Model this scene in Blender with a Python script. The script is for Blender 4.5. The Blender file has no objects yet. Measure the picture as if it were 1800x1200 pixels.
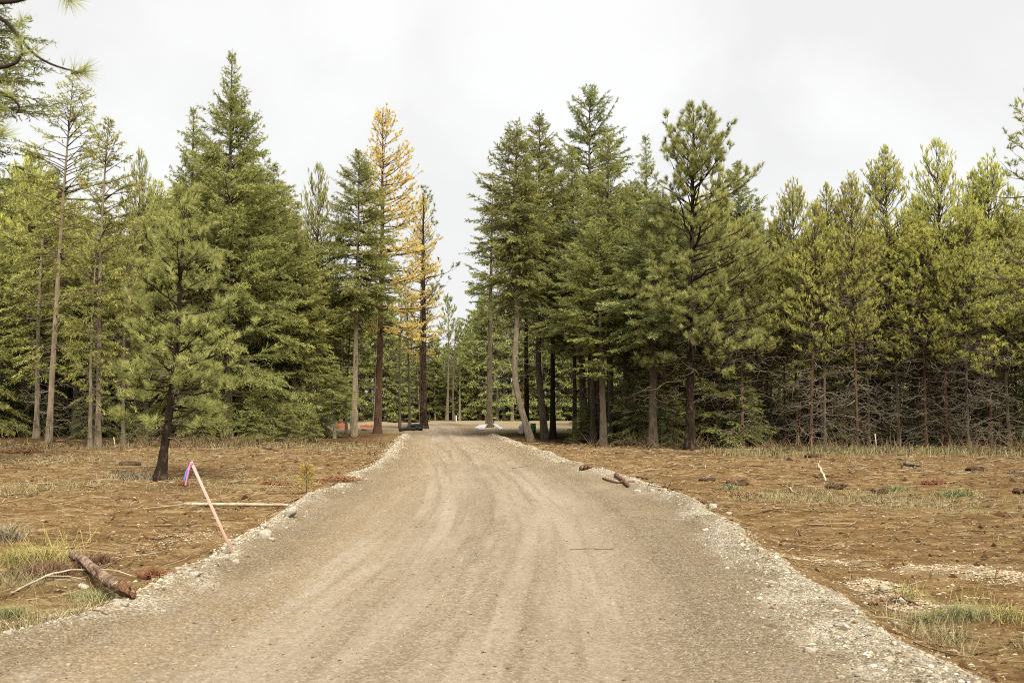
import bpy, bmesh, math, random
import numpy as np
from mathutils import Vector

# ------------------------------------------------------------------ camera, world, sun
SC = bpy.context.scene
COL = SC.collection
PI = math.pi
CAM_H = 1.75
FOC = 1750.0                       # focal length in pixels of the 1800 px wide photograph (35 mm lens)
PITCH = math.atan(115.0 / FOC)
cam_d = bpy.data.cameras.new('camera')
cam = bpy.data.objects.new('camera', cam_d)
COL.objects.link(cam)
cam.location = (0, 0, CAM_H)
cam.rotation_euler = (PI / 2 + PITCH, 0, 0)
cam_d.lens = 35.0
cam_d.sensor_width = 36.0
cam_d.clip_start = 0.1
cam_d.clip_end = 3000
cam_d.dof.use_dof = True
cam_d.dof.focus_distance = 34.0
cam_d.dof.aperture_fstop = 5.0
SC.cycles.filter_width = 1.1
SC.cycles.use_denoising = False
SC.camera = cam

SUN_EL, SUN_AZ = math.radians(46), math.radians(163)     # cloud-veiled sun, behind the camera's shoulder
world = bpy.data.worlds.new('World')
SC.world = world
world.use_nodes = True
wt = world.node_tree
wt.nodes.clear()
def wn(t, **kw):
    n = wt.nodes.new(t)
    for k, v in kw.items():
        setattr(n, k, v)
    return n
w_out = wn('ShaderNodeOutputWorld')
w_sky = wn('ShaderNodeTexSky', sky_type='NISHITA', sun_disc=False, sun_elevation=SUN_EL, sun_rotation=SUN_AZ)
w_b1 = wn('ShaderNodeBackground')
w_b1.inputs['Strength'].default_value = 0.1
wt.links.new(w_sky.outputs[0], w_b1.inputs[0])
w_tc = wn('ShaderNodeTexCoord')
w_map = wn('ShaderNodeMapping')
w_map.inputs['Scale'].default_value = (1.0, 1.0, 1.35)
wt.links.new(w_tc.outputs['Generated'], w_map.inputs[0])
w_no = wn('ShaderNodeTexNoise')
w_no.inputs['Scale'].default_value = 3.0
w_no.inputs['Detail'].default_value = 5
w_no.inputs['Roughness'].default_value = 0.5
w_no.inputs['Distortion'].default_value = 0.3
wt.links.new(w_map.outputs[0], w_no.inputs['Vector'])
w_r = wn('ShaderNodeValToRGB')
w_r.color_ramp.elements[0].position = 0.42
w_r.color_ramp.elements[0].color = (0.484, 0.481, 0.474, 1)
w_r.color_ramp.elements[1].position = 0.60
w_r.color_ramp.elements[1].color = (0.545, 0.543, 0.537, 1)
wt.links.new(w_no.outputs['Fac'], w_r.inputs[0])
w_b2 = wn('ShaderNodeBackground')
w_b2.inputs['Strength'].default_value = 1.0
wt.links.new(w_r.outputs[0], w_b2.inputs[0])
w_mx = wn('ShaderNodeMixShader')
w_mx.inputs[0].default_value = 0.96
wt.links.new(w_b1.outputs[0], w_mx.inputs[1])
wt.links.new(w_b2.outputs[0], w_mx.inputs[2])
wt.links.new(w_mx.outputs[0], w_out.inputs[0])

sun_d = bpy.data.lights.new('sun', 'SUN')
sun_d.energy = 5.0
sun_d.angle = math.radians(26)
sun_d.color = (1.0, 0.93, 0.81)
sun = bpy.data.objects.new('sun', sun_d)
COL.objects.link(sun)
sv = Vector((math.sin(SUN_AZ) * math.cos(SUN_EL), math.cos(SUN_AZ) * math.cos(SUN_EL), math.sin(SUN_EL)))
sun.rotation_euler = (-sv).to_track_quat('-Z', 'Y').to_euler()
sun.location = (0, -10, 40)

SC.view_settings.view_transform = 'Standard'
SC.view_settings.look = 'None'
SC.view_settings.exposure = 0.9
SC.view_settings.gamma = 1.0
SC.view_settings.use_curve_mapping = False
SC.cycles.max_bounces = 6
SC.cycles.diffuse_bounces = 4
SC.cycles.glossy_bounces = 1
SC.cycles.transmission_bounces = 3
SC.cycles.transparent_max_bounces = 4
SC.cycles.caustics_reflective = False
SC.cycles.caustics_refractive = False

# ------------------------------------------------------------------ helpers
RNG = np.random.default_rng(7)
random.seed(7)

def rndgrid(ix, iy, seed):
    h = (ix.astype(np.int64) * 374761393 + iy.astype(np.int64) * 668265263 + seed * 974711) & 0x7fffffff
    h = ((h ^ (h >> 13)) * 1274126177) & 0x7fffffff
    h = h ^ (h >> 16)
    return (h & 0xffff) / 65535.0

def vnoise(x, y, seed=0):
    x = np.asarray(x, float); y = np.asarray(y, float)
    ix = np.floor(x); iy = np.floor(y)
    fx = x - ix; fy = y - iy
    fx = fx * fx * (3 - 2 * fx); fy = fy * fy * (3 - 2 * fy)
    a = rndgrid(ix, iy, seed); b = rndgrid(ix + 1, iy, seed)
    c = rndgrid(ix, iy + 1, seed); d = rndgrid(ix + 1, iy + 1, seed)
    return (a * (1 - fx) + b * fx) * (1 - fy) + (c * (1 - fx) + d * fx) * fy

def fbm(x, y, seed=0, octs=4, rough=0.5):
    t = 0; amp = 1; tot = 0
    for o in range(octs):
        t = t + amp * vnoise(x * 2 ** o + 17.3 * o, y * 2 ** o - 9.1 * o, seed + o)
        tot += amp; amp *= rough
    return t / tot - 0.5

def sstep(a, b, x):
    t = np.clip((np.asarray(x, float) - a) / (b - a), 0, 1)
    return t * t * (3 - 2 * t)

def norm(v):
    return v / np.maximum(np.linalg.norm(v, axis=-1, keepdims=True), 1e-9)

class Geo:
    """collects triangles (numpy) and links them as ONE mesh"""
    def __init__(self):
        self.V = []; self.F = []; self.T = []; self.n = 0
    def add(self, V, F, tint=0.5):
        V = np.asarray(V, float).reshape(-1, 3); F = np.asarray(F, np.int64).reshape(-1, 3)
        self.V.append(V); self.F.append(F + self.n); self.n += len(V)
        t = np.broadcast_to(np.asarray(tint, float), (len(V),)) if np.ndim(tint) < 2 else np.asarray(tint)
        self.T.append(np.array(t, float))
        return self
    def mesh(self, name, m, smooth=False, attrs=None):
        V = np.concatenate(self.V).astype(np.float32); F = np.concatenate(self.F).astype(np.int32)
        T = np.concatenate(self.T).astype(np.float32)
        me = bpy.data.meshes.new(name)
        me.vertices.add(len(V)); me.vertices.foreach_set('co', V.ravel())
        me.loops.add(F.size); me.loops.foreach_set('vertex_index', F.ravel())
        me.polygons.add(len(F))
        me.polygons.foreach_set('loop_start', np.arange(0, F.size, 3, dtype=np.int32))
        me.polygons.foreach_set('loop_total', np.full(len(F), 3, np.int32))
        if smooth:
            me.polygons.foreach_set('use_smooth', np.ones(len(F), bool))
        a = me.attributes.new('tint', 'FLOAT', 'POINT'); a.data.foreach_set('value', T)
        for k, v in (attrs or {}).items():
            a = me.attributes.new(k, 'FLOAT', 'POINT'); a.data.foreach_set('value', np.asarray(v, np.float32))
        me.materials.append(m)
        me.update(calc_edges=True)
        return me

def link(name, me, parent=None, kind=None):
    o = bpy.data.objects.new(name, me)
    COL.objects.link(o)
    if parent is not None:
        o.parent = parent
    if kind:
        o['kind'] = kind
    return o

def tag(o, label, cat, group=None):
    o['label'] = label; o['category'] = cat
    if group:
        o['group'] = group
    return o

def thing(name, label, cat, loc=(0, 0, 0), rz=0.0, group=None, scale=(1, 1, 1)):
    o = bpy.data.objects.new(name, None)
    o.empty_display_size = 0.2
    COL.objects.link(o)
    o.location = loc; o.rotation_euler = (0, 0, rz); o.scale = scale
    return tag(o, label, cat, group)

def tubes(P, R, sides=3, cap=True):
    """P (n,k,3) polylines, R (n,k) radii -> triangles of n open tubes with pointed caps"""
    P = np.asarray(P, float); R = np.asarray(R, float)
    if P.ndim == 2:
        P = P[None]; R = R[None]
    n, k, _ = P.shape
    T = norm(np.gradient(P, axis=1))
    ref = np.where(np.abs(T[..., 2:3]) > 0.8, np.array([1.0, 0, 0]), np.array([0, 0, 1.0]))
    ref = np.broadcast_to(ref[:, :1, :], T.shape)
    A = norm(np.cross(T, ref)); B = np.cross(T, A)
    ang = np.arange(sides) * 2 * PI / sides
    V = P[:, :, None, :] + R[:, :, None, None] * (A[:, :, None, :] * np.cos(ang)[None, None, :, None] + B[:, :, None, :] * np.sin(ang)[None, None, :, None])
    V = V.reshape(n, k * sides, 3)
    i, j = np.meshgrid(np.arange(k - 1), np.arange(sides), indexing='ij')
    a = i * sides + j; b = i * sides + (j + 1) % sides; c = a + sides; d = b + sides
    F = np.concatenate([np.stack([a, b, d], -1).reshape(-1, 3), np.stack([a, d, c], -1).reshape(-1, 3)])
    if cap:
        js = np.arange(1, sides - 1)
        F = np.concatenate([F, np.stack([np.zeros_like(js), js + 1, js], -1), (k - 1) * sides + np.stack([np.zeros_like(js), js, js + 1], -1)])
    Fa = (F[None] + (np.arange(n) * k * sides)[:, None, None]).reshape(-1, 3)
    return V.reshape(-1, 3), Fa

def leaf_tris(p, d, ln, wd, rng):
    n = len(p)
    s = norm(np.cross(d, rng.normal(size=(n, 3)))) * wd[:, None] * 0.5
    V = np.stack([p - s, p + s, p + d * ln[:, None]], 1).reshape(-1, 3)
    return V, np.arange(3 * n).reshape(-1, 3)

def leaf_kite(p, d, ln, wd, rng):
    n = len(p)
    s = norm(np.cross(d, rng.normal(size=(n, 3)))) * wd[:, None] * 0.5
    m = p + d * (ln * 0.45)[:, None]
    V = np.stack([p, m - s, p + d * ln[:, None], m + s], 1).reshape(-1, 3)
    F = (np.arange(n) * 4)[:, None, None] + np.array([[0, 1, 2], [0, 2, 3]])[None]
    return V, F.reshape(-1, 3)

# ------------------------------------------------------------------ materials
def mat(name):
    m = bpy.data.materials.new(name); m.use_nodes = True
    nt = m.node_tree; nt.nodes.clear()
    return m, nt, nt.nodes.new('ShaderNodeOutputMaterial')

def nd(nt, t, ins=None, **kw):
    n = nt.nodes.new(t)
    for k, v in kw.items():
        setattr(n, k, v)
    for k, v in (ins or {}).items():
        if hasattr(v, 'is_output'):
            nt.links.new(v, n.inputs[k])
        else:
            n.inputs[k].default_value = v
    return n

def ramp(nt, fac, stops):
    r = nt.nodes.new('ShaderNodeValToRGB')
    e = r.color_ramp.elements
    while len(e) < len(stops):
        e.new(0.5)
    for i, (p, c) in enumerate(stops):
        e[i].position = p; e[i].color = (c[0], c[1], c[2], 1)
    nt.links.new(fac, r.inputs[0])
    return r.outputs[0]

def noise(nt, vec, scale, detail=4, rough=0.55, dist=0.0):
    return nd(nt, 'ShaderNodeTexNoise', {'Vector': vec, 'Scale': scale, 'Detail': detail, 'Roughness': rough, 'Distortion': dist}).outputs['Fac']

def mixc(nt, fac, a, b, mode='MIX'):
    n = nt.nodes.new('ShaderNodeMix'); n.data_type = 'RGBA'; n.blend_type = mode
    for idx, v in ((0, fac), (6, a), (7, b)):
        if hasattr(v, 'is_output'):
            nt.links.new(v, n.inputs[idx])
        else:
            n.inputs[idx].default_value = v if idx == 0 else (*v, 1)[:4]
    return n.outputs[2]

def math_(nt, op, a, b=0.0, c=None):
    n = nt.nodes.new('ShaderNodeMath'); n.operation = op
    for i, v in enumerate((a, b) if c is None else (a, b, c)):
        if hasattr(v, 'is_output'):
            nt.links.new(v, n.inputs[i])
        else:
            n.inputs[i].default_value = v
    return n.outputs[0]

def attr(nt, name):
    return nd(nt, 'ShaderNodeAttribute', attribute_name=name).outputs['Fac']

FOLIAGE_ALBEDO = 1.5     # one place to set how light the needles are
SOIL_ALBEDO = 0.74
def scaled(stops, k):
    return [(p, tuple(min(0.95, v * k) for v in c)) for p, c in stops]

def foliage(name, cols, trans=0.3, vary=0.06):
    """needle foliage: colour from the per-spray tint, hue shifted a little per tree, thin leaves let light through"""
    m, nt, out = mat(name)
    info = nd(nt, 'ShaderNodeObjectInfo').outputs['Random']
    c = ramp(nt, attr(nt, 'tint'), [(p_, (c_[0] * 0.97, c_[1], c_[2] * 0.86)) for p_, c_ in scaled(cols, FOLIAGE_ALBEDO if name != 'larch_needles' else 1.0)])
    hs = nd(nt, 'ShaderNodeHueSaturation', {'Hue': nd(nt, 'ShaderNodeMapRange', {0: info, 3: 0.5 - vary * 0.06, 4: 0.5 + vary * 0.22}).outputs[0],
                                            'Value': nd(nt, 'ShaderNodeMapRange', {0: info, 3: 1 - vary * 2.5, 4: 1 + vary * 2.5}).outputs[0], 'Color': c}).outputs[0]
    d = nd(nt, 'ShaderNodeBsdfDiffuse', {'Color': hs})
    t = nd(nt, 'ShaderNodeBsdfTranslucent', {'Color': hs})
    mx = nd(nt, 'ShaderNodeMixShader', {0: trans, 1: d.outputs[0], 2: t.outputs[0]})
    nt.links.new(mx.outputs[0], out.inputs[0])
    return m

def bark(name, stops, sx=14, sz=2.5, bump=0.6):
    m, nt, out = mat(name)
    co = nd(nt, 'ShaderNodeTexCoord').outputs['Object']
    mp = nd(nt, 'ShaderNodeMapping', {0: co, 3: (sx, sx, sz)}).outputs[0]
    n1 = noise(nt, mp, 1.0, 5, 0.65, 0.4)
    n2 = noise(nt, co, 1.3, 3)
    f = math_(nt, 'ADD', math_(nt, 'MULTIPLY', n1, 0.7), math_(nt, 'MULTIPLY', n2, 0.3))
    c = ramp(nt, f, stops)
    b = nd(nt, 'ShaderNodeBump', {'Strength': bump, 'Distance': 0.03, 'Height': n1}).outputs[0]
    p = nd(nt, 'ShaderNodeBsdfDiffuse', {'Color': c, 'Roughness': 0.8, 'Normal': b})
    nt.links.new(p.outputs[0], out.inputs[0])
    return m

def rough(name, stops, scale=6, bump=0.3, dist=0.01, rg=0.85, detail=6, spec=0.2):
    m, nt, out = mat(name)
    co = nd(nt, 'ShaderNodeTexCoord').outputs['Object']
    n1 = noise(nt, co, scale, detail, 0.6)
    c = ramp(nt, n1, scaled(stops, SOIL_ALBEDO))
    n2 = noise(nt, co, scale * 6, 3)
    b = nd(nt, 'ShaderNodeBump', {'Strength': bump, 'Distance': dist, 'Height': n2}).outputs[0]
    p = nd(nt, 'ShaderNodeBsdfPrincipled', {'Base Color': c, 'Roughness': rg, 'Normal': b, 'Specular IOR Level': spec})
    nt.links.new(p.outputs[0], out.inputs[0])
    return m

def tinted(name, stops, rg=0.9):
    """colour per piece (stones, straws, chips) from the tint attribute"""
    m, nt, out = mat(name)
    c = ramp(nt, attr(nt, 'tint'), scaled(stops, SOIL_ALBEDO))
    p = nd(nt, 'ShaderNodeBsdfDiffuse', {'Color': c, 'Roughness': rg})
    nt.links.new(p.outputs[0], out.inputs[0])
    return m

M_FIR = foliage('fir_needles', [(0.0, (0.105, 0.104, 0.038)), (0.5, (0.205, 0.200, 0.074)), (1.0, (0.325, 0.310, 0.125))], trans=0.42)
M_FIRD = foliage('dark_fir_needles', [(0.0, (0.090, 0.092, 0.040)), (0.5, (0.170, 0.174, 0.074)), (1.0, (0.270, 0.272, 0.124))], trans=0.42)
M_FIRY = foliage('mossy_fir_needles', [(0.0, (0.130, 0.124, 0.040)), (0.5, (0.252, 0.238, 0.084)), (1.0, (0.370, 0.345, 0.138))], trans=0.42)
M_PINE = foliage('pine_needles', [(0.0, (0.135, 0.140, 0.056)), (0.5, (0.262, 0.260, 0.104)), (1.0, (0.420, 0.405, 0.185))], trans=0.42)
M_LODGE = foliage('lodgepole_needles', [(0.0, (0.190, 0.183, 0.050)), (0.5, (0.375, 0.357, 0.115)), (1.0, (0.530, 0.495, 0.195))], trans=0.42, vary=0.05)
M_LARCH = foliage('larch_needles', [(0.0, (0.66, 0.45, 0.16)), (0.5, (0.82, 0.63, 0.27)), (1.0, (0.90, 0.75, 0.40))], trans=0.55)
M_FAR = foliage('far_wood_needles', [(0.0, (0.11, 0.118, 0.046)), (0.5, (0.205, 0.212, 0.085)), (1.0, (0.31, 0.31, 0.135))], trans=0.42)
M_SHRUB = foliage('shrub_leaves', [(0.0, (0.10, 0.085, 0.03)), (0.5, (0.16, 0.15, 0.05)), (1.0, (0.25, 0.22, 0.09))])
M_BARK = bark('grey_brown_bark', [(0.3, (0.036, 0.027, 0.019)), (0.5, (0.090, 0.070, 0.048)), (0.72, (0.17, 0.137, 0.098))])
M_BARKP = bark('pale_bark', [(0.3, (0.075, 0.058, 0.038)), (0.5, (0.175, 0.140, 0.095)), (0.72, (0.30, 0.25, 0.175))])
M_BARKR = bark('red_brown_bark', [(0.3, (0.028, 0.017, 0.011)), (0.5, (0.088, 0.052, 0.034)), (0.75, (0.19, 0.125, 0.085))])
M_BARKD = bark('dark_flaky_bark', [(0.34, (0.010, 0.008, 0.006)), (0.53, (0.030, 0.021, 0.015)), (0.63, (0.105, 0.068, 0.045)), (0.74, (0.27, 0.20, 0.145))], sx=9, sz=4)
M_TWIG = bark('limb_bark', [(0.3, (0.055, 0.04, 0.028)), (0.7, (0.14, 0.105, 0.075))])
M_TWIGD = bark('dark_limb_bark', [(0.3, (0.022, 0.016, 0.011)), (0.7, (0.06, 0.042, 0.030))])
M_DEAD = bark('dead_grey_wood', [(0.27, (0.066, 0.050, 0.034)), (0.5, (0.138, 0.112, 0.078)), (0.74, (0.28, 0.24, 0.18))])

# ------------------------------------------------------------------ terrain
def ray(px, py):
    d = np.array([px - 900.0, 0, 0]) + FOC * np.array([0, math.cos(PITCH), math.sin(PITCH)]) + (600.0 - py) * np.array([0, -math.sin(PITCH), math.cos(PITCH)])
    return d / d[1]
def at_depth(px, py, Y):
    return np.array([0, 0, CAM_H]) + ray(px, py) * Y

def flat(px, py):
    r = ray(px, py); t = -CAM_H / r[2]
    return r * t

_LE = np.array([(-10, -5.2), (0, -5.2), (6, -4.7), (7.3, -4.0), (8.4, -3.6), (12, -3.45), (17.5, -3.8), (22.7, -3.9), (30.6, -4.2), (40.8, -4.95), (57.8, -6.45), (83, -8.6), (110, -12.5), (135, -19)])
_RE = np.array([(-10, 3.1), (0, 3.05), (6.3, 2.95), (8.5, 2.85), (12.5, 3.1), (18, 3.4), (22.7, 2.95), (30.6, 1.95), (43.7, 0.75), (61, -1.0), (87, -3.4), (110, -6.5), (135, -12)])
def road_mid(y):
    k = np.array([-6.0, -3.0, 0.0, 3.0, 6.0])
    yy = np.asarray(y, float)[..., None] + k
    return ((np.interp(yy, _LE[:, 0], np.minimum(_LE[:, 1], np.where(_LE[:, 0] < 8.3, -3.55, 9))) + np.interp(yy, _RE[:, 0], _RE[:, 1])) / 2).mean(-1)
def road_cw(y):
    l = np.interp(y, _LE[:, 0], _LE[:, 1]); r = np.interp(y, _RE[:, 0], _RE[:, 1])
    l = l + 0.35 * fbm(np.asarray(y) * 0.55, 3.0, 41, 3); r = r + 0.35 * fbm(np.asarray(y) * 0.55, 8.0, 43, 3)
    return (l + r) / 2, (r - l) / 2

# (px, py, half width px, half height px) of pale gravel patches pushed out on to the soil
_GP = [(1540, 1005, 46, 16, 0.7), (1660, 972, 90, 7, 0.55), (1440, 962, 70, 6, 0.4), (1750, 985, 45, 7, 0.8), (140, 1040, 40, 8, 0.5), (320, 925, 60, 10, 0.35), (1590, 1030, 70, 14, 0.5)]
_GG = [(1640, 868, 180, 16, 0.6), (1370, 858, 110, 10, 0.3), (1500, 855, 140, 10, 0.3), (1690, 1080, 110, 32, 0.3), (60, 985, 110, 30, 0.8), (90, 1075, 130, 30, 0.5), (60, 848, 110, 12, 0.5), (420, 838, 110, 14, 0.35), (120, 803, 200, 7, 0.4)]
def _ell(lst):
    out = []
    for px, py, hw, hh, s in lst:
        c = flat(px, py); a = flat(px, py - hh); b = flat(px, py + hh)
        out.append((c[0], c[1], hw * c[1] / FOC, max(abs(a[1] - b[1]) / 2, 0.3), s))
    return out
GP, GG = _ell(_GP), _ell(_GG)
def patches(x, y, lst, seed):
    m = np.zeros(np.shape(x))
    for cx, cy, rx, ry, s in lst:
        m = np.maximum(m, s * np.exp(-(((x - cx) / rx) ** 2 + ((y - cy) / ry) ** 2) * 0.9))
    return np.clip(m * 1.3 + (fbm(x * 1.7, y * 1.7, seed, 4) * 1.4) * (m > 0.05), 0, 1)

def pad_mask(x, y):
    """the gravelled clearing at the road's end"""
    w = 2.0 * fbm(x * 0.3, y * 0.3, 61, 3)
    return sstep(66, 72, y + w) * sstep(131, 126, y + w) * sstep(-19, -16, x + w) * sstep(11.5, 9.5, x + w * 0.5)
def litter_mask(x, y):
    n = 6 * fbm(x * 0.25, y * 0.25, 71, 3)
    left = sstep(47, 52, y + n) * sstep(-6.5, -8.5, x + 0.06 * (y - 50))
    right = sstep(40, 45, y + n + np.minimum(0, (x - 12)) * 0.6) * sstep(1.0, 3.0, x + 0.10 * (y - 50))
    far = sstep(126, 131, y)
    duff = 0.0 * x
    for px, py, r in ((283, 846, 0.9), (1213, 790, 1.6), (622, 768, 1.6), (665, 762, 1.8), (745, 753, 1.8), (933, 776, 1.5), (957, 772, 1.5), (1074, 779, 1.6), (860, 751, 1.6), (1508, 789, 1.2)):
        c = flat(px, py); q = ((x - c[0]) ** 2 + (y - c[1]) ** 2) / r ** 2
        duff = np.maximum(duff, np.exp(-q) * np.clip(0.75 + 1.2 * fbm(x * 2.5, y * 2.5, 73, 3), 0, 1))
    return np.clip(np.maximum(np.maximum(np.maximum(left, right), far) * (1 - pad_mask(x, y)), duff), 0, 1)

def ground_z(x, y):
    x = np.asarray(x, float); y = np.asarray(y, float)
    c, w = road_cw(y)
    q = (np.abs(x - c) - w)                                # metres outside the road's edge
    near = sstep(80, 25, y)
    z = -0.20 * sstep(-0.1, 0.8, q) * near - 0.03 * (1 - near)
    z = z + 0.16 * fbm(x * 0.22, y * 0.22, 5, 3) * sstep(0.2, 2.0, q)
    cl = np.clip(sstep(0.0, 0.6, q), 0, 1) * sstep(75, 45, y)
    # scraped soil: long low ridges across, clods on top
    z = z + cl * (0.11 * fbm(x * 0.5 + 0.4 * y, y * 1.6, 11, 4, 0.6) + 0.13 * np.maximum(0, fbm(x * 1.8, y * 2.2, 21, 4, 0.6)) + 0.10 * fbm(x * 4.0, y * 5.0, 31, 4, 0.7))
    z = z + 0.06 * patches(x, y, GP, 81) * cl
    z = np.where(q < -0.15, -0.35, z)
    return z

def road_z(x, y):
    x = np.asarray(x, float); y = np.asarray(y, float)
    c, w = road_cw(y)
    q = (x - c) / w
    lat = x - road_mid(y)
    far = sstep(90, 50, y)
    d1 = np.abs(x - c) - w
    wob = 0.18 * fbm(y * 0.25, 1.0, 51, 3)
    z = 0.02 - 0.028 * np.exp(-((q + 0.36 + wob) / 0.17) ** 2) - 0.028 * np.exp(-((q - 0.30 + wob) / 0.15) ** 2) + 0.012 * np.exp(-((q + 0.02 + wob) / 0.1) ** 2)
    z = z + 0.02 * np.exp(-((np.abs(q) - 0.68) / 0.1) ** 2)
    z = z - 0.018 * sstep(0.06, 0.16, fbm(lat * 2.6, y * 0.06, 54, 2, 0.5)) + 0.03 * fbm(lat * 1.3, y * 0.35, 53, 4, 0.6) + 0.014 * fbm(x * 5, y * 4, 55, 3, 0.6)
    crest = 0.5 + 0.9 * vnoise(y * 0.8, np.sign(lat) * 3.0, 57) + 0.5 * fbm(x * 3, y * 3, 59, 3)
    z = z + far * 0.085 * crest * np.exp(-((d1 + 0.22) / 0.26) ** 2)
    z = z - np.maximum(0, d1 + 0.02) * 0.75
    z = z + 0.02 * fbm(x * 7, y * 7, 58, 2) * np.exp(-((d1 + 0.25) / 0.3) ** 2)
    return z

def surf(x, y):
    x = np.asarray(x, float); y = np.asarray(y, float)
    c, w = road_cw(y)
    d1 = np.abs(x - c) - w
    rz = np.where((d1 < 0.55) & (y < 112), road_z(x, y), -9)
    return np.maximum(ground_z(x, y), rz)

def on_ground(px, py):
    """the point of the terrain that the pixel shows"""
    r = ray(px, py)
    t = -CAM_H / r[2]
    for _ in range(6):
        z = float(surf(r[0] * t, t))
        t = (z - CAM_H) / r[2]
    return np.array([r[0] * t, t, float(surf(r[0] * t, t))])

def axis(segs):
    a = [np.arange(s, e, st) for s, e, st in segs]
    return np.concatenate(a)
gx = axis([(-700, -120, 60), (-120, -50, 7), (-50, -20, 1.0), (-20, -9, 0.19), (-9, 10, 0.10), (10, 24, 0.19), (24, 50, 1.0), (50, 120, 7), (120, 701, 60)])
gy = axis([(-60, -6, 6), (-6, 5, 0.5), (5, 16, 0.085), (16, 30, 0.16), (30, 50, 0.3), (50, 80, 1.2), (80, 140, 4), (140, 1000, 70)])
X, Y = np.meshgrid(gx, gy, indexing='ij')
Z = ground_z(X, Y)
nx, ny = X.shape
ii, jj = np.meshgrid(np.arange(nx - 1), np.arange(ny - 1), indexing='ij')
a_ = ii * ny + jj
GF = np.concatenate([np.stack([a_, a_ + ny, a_ + ny + 1], -1).reshape(-1, 3), np.stack([a_, a_ + ny + 1, a_ + 1], -1).reshape(-1, 3)])

def ground_material():
    m, nt, out = mat('scraped_soil')
    co = nd(nt, 'ShaderNodeTexCoord').outputs['Object']
    big = noise(nt, co, 0.35, 4)
    st = nd(nt, 'ShaderNodeMapping', {0: co, 3: (0.7, 2.2, 1.0)}).outputs[0]
    mid = noise(nt, st, 1.6, 8, 0.68, 0.3)
    fine = noise(nt, co, 26, 6, 0.7)
    f = math_(nt, 'ADD', math_(nt, 'MULTIPLY', mid, 0.65), math_(nt, 'MULTIPLY', fine, 0.35))
    soil = ramp(nt, f, [(0.36, (0.030, 0.016, 0.007)), (0.45, (0.115, 0.066, 0.029)), (0.53, (0.205, 0.126, 0.058)), (0.66, (0.33, 0.23, 0.122))])
    soil = mixc(nt, math_(nt, 'MULTIPLY', big, 0.4), soil, (0.215, 0.130, 0.060), 'MIX')
    crack = noise(nt, nd(nt, 'ShaderNodeMapping', {0: co, 3: (2.2, 5.5, 4.0)}).outputs[0], 1.0, 9, 0.8)
    soil = mixc(nt, ramp(nt, crack, [(0.40, (0.9, 0.9, 0.9)), (0.485, (0, 0, 0))]), soil, (0.045, 0.026, 0.011))
    soil = mixc(nt, ramp(nt, crack, [(0.525, (0, 0, 0)), (0.62, (0.8, 0.8, 0.8))]), soil, (0.37, 0.285, 0.165))
    straw = ramp(nt, noise(nt, nd(nt, 'ShaderNodeMapping', {0: co, 3: (14, 50, 10), 2: (0, 0, 0.5)}).outputs[0], 1.0, 4, 0.7, 1.5), [(0.58, (0, 0, 0)), (0.70, (1, 1, 1))])
    soil = mixc(nt, math_(nt, 'MULTIPLY', straw, 0.4), soil, (0.37, 0.28, 0.16))
    vor = nd(nt, 'ShaderNodeTexVoronoi', {'Vector': co, 'Scale': 30.0})
    chip = math_(nt, 'MULTIPLY', math_(nt, 'LESS_THAN', vor.outputs['Distance'], 0.28), math_(nt, 'GREATER_THAN', nd(nt, 'ShaderNodeSeparateColor', {0: vor.outputs['Color']}).outputs[0], 0.80))
    soil = mixc(nt, math_(nt, 'MULTIPLY', chip, 0.8), soil, (0.44, 0.36, 0.24))
    grass = ramp(nt, fine, [(0.3, (0.12, 0.095, 0.045)), (0.5, (0.235, 0.195, 0.10)), (0.7, (0.34, 0.30, 0.175))])
    soil = mixc(nt, math_(nt, 'MULTIPLY', attr(nt, 'grass'), 0.42), soil, grass)
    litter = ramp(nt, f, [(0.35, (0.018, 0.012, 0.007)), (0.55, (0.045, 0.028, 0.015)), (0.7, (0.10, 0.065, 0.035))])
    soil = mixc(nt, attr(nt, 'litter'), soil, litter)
    grav = ramp(nt, math_(nt, 'ADD', math_(nt, 'MULTIPLY', fine, 0.6), math_(nt, 'MULTIPLY', mid, 0.4)), [(0.35, (0.16, 0.12, 0.075)), (0.5, (0.30, 0.24, 0.165)), (0.65, (0.46, 0.40, 0.31))])
    soil = mixc(nt, attr(nt, 'gravel'), soil, grav)
    pad = ramp(nt, mid, [(0.35, (0.19, 0.145, 0.09)), (0.65, (0.32, 0.26, 0.175))])
    soil = mixc(nt, attr(nt, 'pad'), soil, pad)
    hgt = math_(nt, 'ADD', mid, math_(nt, 'ADD', math_(nt, 'MULTIPLY', fine, 0.45), math_(nt, 'MULTIPLY', chip, 0.15)))
    b = nd(nt, 'ShaderNodeBump', {'Strength': 0.9, 'Distance': 0.05, 'Height': hgt}).outputs[0]
    damp = noise(nt, nd(nt, 'ShaderNodeMapping', {0: co, 3: (0.45, 1.5, 1.0)}).outputs[0], 1.3, 6, 0.65, 0.6)
    keep_ = math_(nt, 'SUBTRACT', 1.0, math_(nt, 'MAXIMUM', attr(nt, 'gravel'), attr(nt, 'pad')))
    soil = mixc(nt, math_(nt, 'MULTIPLY', keep_, ramp(nt, damp, [(0.45, (0, 0, 0)), (0.58, (0.75, 0.75, 0.75))])), soil, mixc(nt, fine, (0.075, 0.040, 0.017), (0.20, 0.125, 0.062)))
    soil = mixc(nt, 1.0, soil, (SOIL_ALBEDO * 0.94, SOIL_ALBEDO * 0.96, SOIL_ALBEDO * 0.92), 'MULTIPLY')
    p = nd(nt, 'ShaderNodeBsdfDiffuse', {'Color': soil, 'Roughness': 0.9, 'Normal': b})
    nt.links.new(p.outputs[0], out.inputs[0])
    return m

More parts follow.
